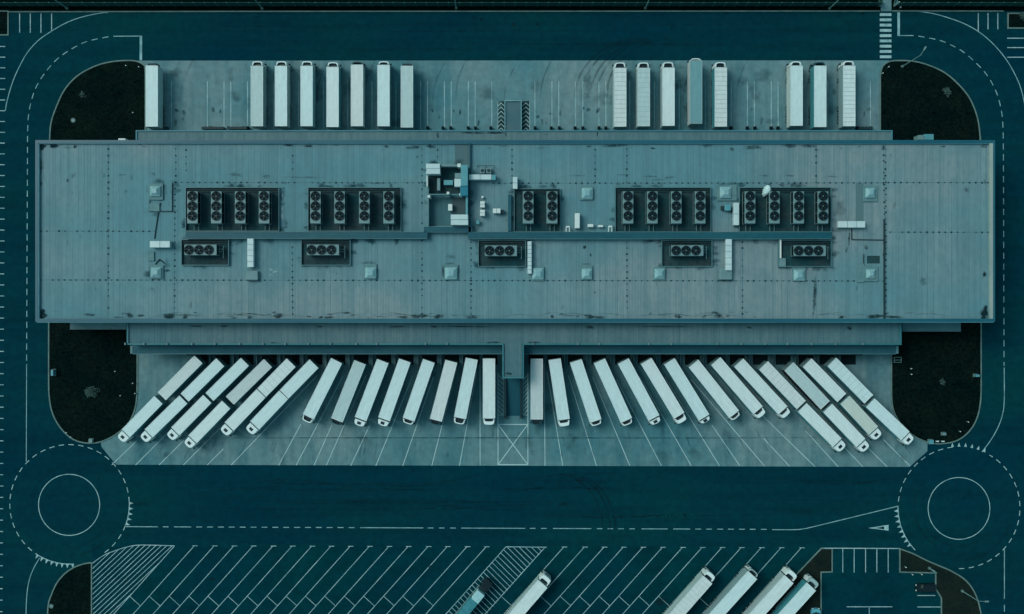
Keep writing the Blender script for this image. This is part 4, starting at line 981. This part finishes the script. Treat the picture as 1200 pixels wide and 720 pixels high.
west_dock = [((232.4,421.4),(189.7,464.5),'pearl','teal',22),((257.9,424.8),(216.4,466.1),'aqua','teal',0),((286.8,424.3),(245.5,465.3),'aqua','teal',0),((313.8,425.8),(269.4,469.5),'blush','teal',0),((341,425.3),(306.6,460.4),'white','teal',6),((367.8,426.5),(333,462.2),'aqua','teal',0)]
lbs = ['corrugated-roof docked trailer, first from the west end of the south docks','plain aqua docked trailer, second from the west end of the south docks','plain aqua docked trailer, third from the west end of the south docks','blush-grey docked trailer, fourth from the west end of the south docks','docked trailer with streaked roof, fifth from the west end, nearly touching the truck ahead','docked trailer sixth from the west end, flush behind the longest-looking truck']
def docked(r_, f_, rf, sd_, rb_, lb, wid=1.0):
    """box trailer parked without tractor or cooling unit"""
    t = truck(r_, f_, 'N', rf, sd_, rb_, 0, lb, GD, name='trailer', cat='trailer', wid=wid)
    for ch in list(t.children):
        if ch.name.startswith('cooling_unit'): bpy.data.objects.remove(ch)
    return t
for (r_, f_, rf, sd_, rb_), lb in zip(west_dock, lbs): docked(r_, f_, rf, sd_, rb_, lb, .92 if r_[0] < 320 else 1.0)
east_dock = [((894.8,428.5),(939,474.8),'pearl','teal',9,'docked trailer with faintly lined roof, fourth from the east end of the south docks'),
    ((924.6,429.7),(967,475),'grey','maroon',10,'grey-roofed docked trailer with dark maroon sides, third from the east end of the south docks'),
    ((946,425.3),(986.5,466.5),'white','teal',0,'plain white docked trailer, second from the east end, touching the beige truck'),
    ((975,424.5),(1018,468),'aqua','teal',8,'docked trailer nearest the east end of the south docks')]
for r_, f_, rf, sd_, rb_, lb in east_dock: docked(r_, f_, rf, sd_, rb_, lb)
fronts = [((185.6,468.9),(147.5,508),'aqua','H','teal','front-row truck nearest the west grass island'),((214.7,468.5),(174.3,508),'aqua','H','teal','second front-row truck from the west grass island'),
    ((242.8,467.8),(205.4,505.8),'white','H','teal','third front-row truck from the west grass island'),((264.8,474.5),(225.7,515),'white','H','teal','fourth front-row truck from the west, furthest out on the apron'),
    ((305.8,461.2),(268.6,500),'white','H','teal','fifth front-row truck from the west, tight against its docked trailer'),((332.2,463),(298.5,498.6),'aqua','H','teal','sixth front-row truck from the west, next to the open wedge of apron'),
    ((940.3,477.8),(981,519),'white','H','teal','front-row truck furthest west of the four at the east end'),((970,478.5),(1008.8,519.3),'white','H','teal','second front-row truck of the four at the east end'),
    ((990.3,469),(1023.3,504.8),'beige','H','teal','beige-roofed front-row truck, third of the four at the east end'),((1020,472.3),(1060.8,511),'aqua','H','teal','front-row truck nearest the east grass island')]
for r_, f_, rf, cb2, sd_, lb in fronts: truck(r_, f_, cb2, rf, sd_, 0, 10.4, lb, GF, wid=.93 if r_[0] < 280 else 1.0)
singles = [((394.3,423),(361.3,488.5),'U','aqua','teal',0,6,'south dock truck leaning most on the west side, just east of the open wedge'),
    ((421.8,425),(394.8,492.5),'D','grey','teal',0,4.5,'grey-roofed south dock truck west of the ramp with a small dark cab'),
    ((448.5,423.5),(422.5,491.3),'H','aqua','teal',0,7.8,'south dock truck, sixth west of the centre ramp, white cab with hatch'),
    ((474.3,422.8),(450,491.3),'H','aqua','teal',0,7.4,'south dock truck, fifth west of the centre ramp, white cab with hatch'),
    ((502.5,423.3),(478.8,491.8),'U','aqua','teal',0,4.6,'south dock truck, fourth west of the centre ramp'),
    ((528.8,423.8),(510.8,492.5),'D','pearl','teal',0,4.8,'pearl-roofed south dock truck with dark cab, third west of the centre ramp'),
    ((552.8,420.8),(539,490),'U','aqua','teal',0,6.6,'south dock truck, second west of the centre ramp, slightly tilted'),
    ((573,420.5),(573,490.5),'U','white','teal',0,7,'straight-parked south dock truck just west of the centre ramp'),
    ((629,420.8),(629,491.8),'D','blush','teal',0,5.8,'straight-parked blush-grey south dock truck with dark cab just east of the centre ramp'),
    ((649.9,421.3),(660.6,492),'U','aqua','teal',0,7.4,'south dock truck, second east of the centre ramp, slightly tilted'),
    ((674.8,423.3),(698,493.5),'U','aqua','teal',0,4.6,'south dock truck, third east of the centre ramp'),
    ((702.5,423.3),(734,492.8),'U','aqua','teal',0,4.8,'south dock truck, fourth east of the centre ramp'),
    ((730.5,423.5),(766.3,490),'H','aqua','teal',0,6.8,'south dock truck, fifth east of the centre ramp, light cab roof'),
    ((757.3,423.3),(795.8,487.3),'U','white','teal',0,8.2,'south dock truck, sixth east of the centre ramp, large white cab'),
    ((784.5,423.8),(825,489.5),'H','aqua','teal',0,5.4,'south dock truck, seventh east of the centre ramp'),
    ((812.8,426.3),(860.3,485.8),'U','white','teal',0,4.6,'south dock truck, eighth east of the centre ramp'),
    ((838.8,423.5),(888.3,481),'U','white','teal',0,8,'south dock truck, ninth east of the centre ramp, large white cab'),
    ((865.8,425.3),(917.5,481.3),'U','white','teal',0,7.6,'south dock truck, tenth east of the centre ramp, beside the lined docked trailer')]
for r_, f_, cb2, rf, sd_, rb_, cpx, lb in singles: truck(r_, f_, cb2, rf, sd_, rb_, cpx, lb, GS)
GB = 'trucks in the southern truck park'
for r_, f_, cb2, rf, sd_, rb_, cpx, lb in [((586.6,742),(635.9,684.4),'U','white','white',0,8.6,'white trailer truck alone in the southern truck park beside the hatched strip'),
    ((779,736.6),(829.3,679.5),'U','pearl','white',13,7.6,'rib-roofed trailer truck, first from the left of the four in the southern truck park'),
    ((831,730.4),(881.8,674.2),'S','aqua','grey',0,4.2,'trailer truck with a low cab, second of the four in the southern truck park'),
    ((873.4,735.6),(924.6,678.9),'U','white','white',0,9,'trailer truck with a large white cab, third of the four in the southern truck park'),
    ((899.6,744),(950.8,687.6),'S','aqua','teal',0,8,'trailer truck with a dark open cab top, right of the four beside the planting bed')]:
    truck(r_, f_, cb2, rf, sd_, rb_, cpx, lb, GB)
# blue low truck on the hatched strip
a, b = Vector(P(531,735,3)), Vector(P(571,686,3)); d = b-a; L_ = d.length
t = thing('tarpaulin_truck', 'small blue tarpaulin truck with a black cab parked on the hatched strip', 'truck', (a.x,a.y,0), math.atan2(d.y,d.x))
part('cargo_body', MB().cbox(0,L_-4.4,-1.0,1.0,1.0,3.0,.12), M['blue_tarp'], t)
part('front_tarp', MB().cbox(L_-4.38,L_-2.1,-1.02,.85,1.0,3.05,.10), M['pale_tarp'], t)
part('cargo_frame', MB().box(L_-2.08,L_-1.4,-.8,.8,.8,1.3), M['metal_dark'], t)
part('side_rail', MB().box(0,L_-1.5,1.03,1.14,1.0,1.35), M['blush'] if 'blush' in M else M['metal'], t)
c_ = part('cab', MB().prism([(p[0]+L_-1.3,p[1]*.82) for p in cab_outline(2.1)], .6, 2.6, .94), M['car_black'], t)
part('windscreen', MB().prism([(L_+.5,-.9),(L_+.82,-.6),(L_+.84,0),(L_+.82,.6),(L_+.5,.9),(L_+.4,0)], 1.5, 2.4), M['glass'], c_)
part('chassis', MB().box(.2,L_-.4,-.4,.4,.5,.95), M['metal_dark'], t)
for x in (1.4,2.6,L_-.3):
    for s_ in (-1,1): add_wheel(t, x, s_*.85)
# car and van
def car(loc, rz, m, label, name='parked_car', van=False):
    t = thing(name, label, 'van' if van else 'car', (loc[0],loc[1],0), rz)
    hl, hw = (2.6,1.0) if van else (2.2,.9)
    hb = .95 if not van else 1.1
    body = MB()
    o_ = [(-hl,-hw+.25),(-hl+.2,-hw),(hl-.6,-hw),(hl-.1,-hw+.3),(hl,0),(hl-.1,hw-.3),(hl-.6,hw),(-hl+.2,hw),(-hl,hw-.25)]
    body.prism(o_, .32, hb, .96, (0,0)); b_ = part('body', body, m, t)
    c0, c1 = ((-hl+.1,hl-1.0) if van else (-hl+.5,hl-1.25)); zt = 2.0 if van else 1.42
    part('window', MB().prism([(c0,-hw+.1),(c1,-hw+.1),(c1+.25,0),(c1,hw-.1),(c0,hw-.1)], hb, zt-.12, .90 if van else .80), M['glass'], b_)
    part('roof', MB().cbox(c0+.25,c1-.3,-hw+.27,hw-.27,zt-.14,zt,.05), m, b_)
    for s_ in (-1,1):
        part('mirror', MB().cbox(c1-.2,c1,s_*(hw+.02)-.08,s_*(hw+.02)+.08,.95,1.15,.03), m, b_)
        part('headlight', MB().cbox(hl-.22,hl-.05,s_*(hw-.35)-.16,s_*(hw-.35)+.16,.6,.78,.03), M['box_white'], b_)
        for x in (-hl+.8,hl-.85):
            w_ = part('wheel', MB().tube((x,s_*(hw-.12)-.1,.33),(x,s_*(hw-.12)+.1,.33),.33,14), M['tyre'], t)
            part('rim', MB().tube((x,s_*(hw-.12)-.11,.33),(x,s_*(hw-.12)+.11,.33),.19,10), M['metal'], w_)
    return t
car(P(1086,689.8,1.2), math.pi, M['car_black'], 'black car parked at the edge of the small car park beside the planting bed')
car(P(957.5,728.5,1.6), math.pi/2, M['van_blue'], 'light blue van at the bottom edge, left side of the small car park', 'parked_van', True)

# ------------------------------------------------------------------ fence along the north verge
p0 = P(600,7.6); fence = thing('mesh_fence', 'long dark green mesh fence along the north edge, open at the crosswalk path', 'fence', (p0[0],p0[1],.1))
FH = 2.5
mm_ = bpy.data.materials.new('fence_mesh'); mm_.use_nodes = True
nt = mm_.node_tree; b = nt.nodes['Principled BSDF']; b.inputs['Base Color'].default_value = (.006,.075,.075,1); b.inputs['Alpha'].default_value = .85; b.inputs['Roughness'].default_value = .6
M['fmesh'] = mm_
xs0, xs1 = P(-30,7.6)[0]-p0[0], P(1031,7.6)[0]-p0[0]; xs2, xs3 = P(1047,7.6)[0]-p0[0], P(1230,7.6)[0]-p0[0]
part('mesh_panel', MB().box(xs0,xs1,-.02,.02,.05,FH-.1).box(xs2,xs3,-.02,.02,.05,FH-.1), M['fmesh'], fence)
part('top_rail', MB().box(xs0,xs1,-.04,.04,FH-.1,FH-.02).box(xs2,xs3,-.04,.04,FH-.1,FH-.02), mat('fence_rail', (.012,.07,.065)), fence)
pm = MB().box(-.09,.09,-.09,.09,0,FH).mesh('post', mat('fence_post', (.03,.14,.135)))
x = -26
while x < 1230:
    if not 1030 < x < 1048: link('post', pm, fence, (P(x,7.6)[0]-p0[0],0,0))
    x += 12.85
for x in (1030.4,1047.6): link('post', MB().cbox(-.14,.14,-.14,.14,0,FH+.3,.03).mesh('post', M['lamp']), fence, (P(x,7.6)[0]-p0[0],0,0))
tg = thing('gate', 'narrow open gate leaf swung back where the path passes the fence', 'gate', (*P(1046.6,6.5),.1), R(72))
part('frame', MB().tube((0,0,.2),(1.9,0,.2),.05).tube((0,0,1.9),(1.9,0,1.9),.05).tube((0,0,.2),(0,0,1.9),.05).tube((1.9,0,.2),(1.9,0,1.9),.05), M['metal'], tg)
part('bars', MB().box(.05,1.85,-.02,.02,.25,1.85), M['fmesh'], tg)
tg = thing('gate', 'second gate leaf at the west side of the path through the fence', 'gate', (*P(1031,6.5),.1), R(108))
part('frame', MB().tube((0,0,.2),(1.9,0,.2),.05).tube((0,0,1.9),(1.9,0,1.9),.05).tube((0,0,.2),(0,0,1.9),.05).tube((1.9,0,.2),(1.9,0,1.9),.05), M['metal'], tg)
part('bars', MB().box(.05,1.85,-.02,.02,.25,1.85), M['fmesh'], tg)

# ------------------------------------------------------------------ street lamps
def lamp(px, h, label, ang, double=False, arm=1.6):
    t = thing('street_lamp', label, 'street lamp', (*P(*px),.1), ang, 'street lamps')
    part('base', MB().prism([(.34*math.cos(i*.785),.34*math.sin(i*.785)) for i in range(8)], 0, .3, .8), M['kerb'], t)
    part('pole', MB().tube((0,0,.3),(0,0,h),.11,8,.07), M['lamp'], t)
    for s_ in ((1,-1) if double else (1,)):
        a_ = part('arm', MB().tube((0,0,h-.1),(s_*arm,0,h+.15),.045,6), M['lamp'], t)
        part('lamp_head', MB().cbox(s_*arm-.4,s_*arm+.45,-.17,.17,h+.08,h+.24,.05), M['metal'], a_)
    return t
for px, lb in (((79,10),'street lamp on the verge nearest the north-west corner'),((307.5,10.4),'street lamp on the verge above the row of seven trailer trucks'),((534.8,9.6),'street lamp on the verge left of the middle of the north road'),((756.2,9.8),'street lamp on the verge above the row of five trailer trucks'),((972,10.2),'street lamp on the verge left of the crosswalk')):
    lamp(px, 9, lb, R(-90), arm=.6)
lamp((1057.2,78.3), 9, 'street lamp on the north-east grass island by the crosswalk', R(60))
lamp((1127.4,692.6), 7, 'street lamp on the planting bed in the south-east corner', R(0))
lamp((1088.8,665.8), 3.6, 'short path lamp at the corner of the south-east planting bed', R(150), arm=.9)

# ------------------------------------------------------------------ small things on the grass
def post(px, label, h=.8, r=.13, m='box_white'):
    t = thing('marker_post', label, 'post', (*P(*px),.1), 0, 'low marker posts on the grass')
    part('shaft', MB().tube((0,0,0),(0,0,h*.8),r*.8,8), M['metal'], t); part('cap', MB().tube((0,0,h*.8),(0,0,h),r,8,r*.7), M[m], t)
wl_ = {'north-west island':[(149.3,78,'its top edge, the left of two'),(164.3,79.6,'its top edge, the right of two'),(157.3,133,'its east side')],
 'north-east island':[(1039.9,79.6,'its north-west corner'),(1033,87,'its west edge')],
 'south-west island':[(136.4,435.2,'its east half, northernmost'),(142.6,463.5,'its east half, southern'),(159.8,461,'its east kerb'),(157,449,'its east kerb, further north'),(79.6,506.8,'its south-west edge'),(84.6,511.8,'its south-west edge, lower')],
 'south-east island':[(1066.3,432,'its west half, northern of two'),(1066.6,438.6,'its west half, southern of two'),(1132.8,494.2,'its south-east curve, upper'),(1123.4,505.4,'its south-east curve, lower')],
 'crosswalk path':[(1028.3,6.2,'the left of the gap in the fence'),(1049.7,2.8,'the right of the gap beyond the fence'),(1053.8,9.8,'the stop line end'),],
 'south-east planting bed':[(1060,664,'its inner corner'),(1067.8,672.5,'its lower edge, left'),(1078.5,672.3,'its lower edge, right')]}
for k_, v_ in wl_.items():
    for x, y, wh_ in v_: post((x,y), 'pale marker post, %s, at %s' % (k_, wh_), r=.17 if 'crosswalk' in k_ else .13)
def cabinet(px, w_, d_, h, m, label, rz=0):
    t = thing('utility_cabinet', label, 'cabinet', (*P(*px),.1), rz)
    part('plinth', MB().box(-w_/2-.1,w_/2+.1,-d_/2-.1,d_/2+.1,0,.12), M['kerb'], t)
    c_ = part('casing', MB().cbox(-w_/2,w_/2,-d_/2,d_/2,.12,h,.04), m, t)
    part('door', MB().box(-w_/2+.06,w_/2-.06,-d_/2-.03,-d_/2-.002,.2,h-.1), M['metal'], c_)
cabinet((64.3,436.5),.5,1.3,1.2,M['duct_teal'],'slim upright utility cabinet near the west kerb of the south-west island')
cabinet((107.6,516.4),.8,.8,.6,M['metal'],'square grey utility box at the south tip of the south-west island')
cabinet((1142.5,440),.8,.5,1.2,M['duct_teal'],'teal utility cabinet near the east kerb of the south-east island')
cabinet((1089.6,517.6),.95,.9,.8,M['duct_teal'],'teal utility box on the south kerb of the south-east island')
cabinet((1104.8,508.3),.75,.55,.8,M['metal'],'grey utility box inside the south tip of the south-east island')
for x, lb in ((1097.8,'left'),(1104.3,'right')):
    t = thing('ground_light', 'flat pale ground light by the south-east island kerb, %s of two' % lb, 'light', (*P(x,517.2),.1), 0, 'ground lights at the island kerb')
    part('housing', MB().cbox(-.38,.38,-.17,.17,0,.25,.03), M['metal'], t); part('lens', MB().box(-.3,.3,-.1,.1,.251,.28), M['box_white'], t)
def manhole(px, r, label, z=.1):
    t = thing('manhole_cover', label, 'manhole', (*P(*px),z))
    n = 20; rg = MB()
    for i in range(n):
        a_, b_ = 2*math.pi*i/n, 2*math.pi*(i+1)/n
        rg.add([(math.cos(q)*k_*r, math.sin(q)*k_*r, z_) for q in (a_,b_) for k_, z_ in ((1,0),(1,.06),(.62,.06),(.62,0))], [(0,4,5,1),(1,5,6,2),(2,6,7,3)])
    part('rim', rg, M['kerb'], t); part('lid', MB().prism([(math.cos(2*math.pi*i/n)*r*.6, math.sin(2*math.pi*i/n)*r*.6) for i in range(n)], 0, .04), M['metal'], t)
manhole((86,141.3),.5,'round manhole cover with a pale rim on the north-west grass island')
manhole((60.4,710.4),.48,'round manhole cover on the kerb of the south-west corner lawn')
# two small roundish shrubs
def shrub(px, r, label, n=420):
    rnd = random.Random(px[0])
    t = thing('shrub', label, 'shrub', (*P(*px),.1))
    stem = MB(); lf = MB()
    for i in range(9):
        a_ = rnd.uniform(0,6.28); q = rnd.uniform(.3,.8)*r; stem.tube((0,0,0),(q*math.cos(a_),q*math.sin(a_),rnd.uniform(.5,1.0)*r),.03,5,.012)
    for i in range(n):
        a_ = rnd.uniform(0,6.28); q = r*rnd.random()**.75*(1+.22*math.sin(2*a_+px[0])+.18*math.sin(5*a_+px[1]))*rnd.uniform(.7,1.25); z = rnd.uniform(.1,1)*r*.9*(1-.5*(q/r)**2)
        c_ = Vector((q*math.cos(a_), q*math.sin(a_), max(.05,z))); u = Vector((rnd.uniform(-1,1),rnd.uniform(-1,1),rnd.uniform(-.5,.5))).normalized()*.11; v_ = u.cross(Vector((rnd.uniform(-.4,.4),rnd.uniform(-.4,.4),1))).normalized()*.08
        lf.add([c_-u-v_, c_+u-v_, c_+u+v_, c_-u+v_], [(0,1,2,3)])
    part('stem', stem, M['metal_dark'], t); part('foliage', lf, M['leaf'], t)
shrub((108.3,459),1.25,'pale scraggy shrub in the middle of the south-west grass island')
shrub((1109.3,108.3),.8,'small pale shrub on the north-east grass island',260)
shrub((97.5,111.5),.55,'faint little shrub on the north-west grass island',120)
shrub((1197.5,20),.7,'small shrub at the frame edge in the north-east corner lawn',150)
shrub((1103.5,447.5),.6,'low faint shrub in the middle of the south-east grass island',110)
# bent pipe rack
t = thing('pipe_rack', 'low bent pipe rack at the north-west corner of the south-east island', 'rack', (*P(1051,422),.1))
part('frame', MB().tube((-.8,-.5,.5),(-.8,.6,.5),.05).tube((-.8,.6,.5),(.7,.6,.5),.05).tube((.7,.6,.5),(.7,-.5,.5),.05).tube((-.8,0,.5),(.7,0,.5),.05).tube((-.8,-.5,.5),(.7,-.5,.5),.05), M['lamp'], t)
for s_ in (-.8,.7): part('leg', MB().tube((s_,.5,0),(s_,.5,.5),.05).tube((s_,-.45,0),(s_,-.45,.5),.05), M['lamp'], t)
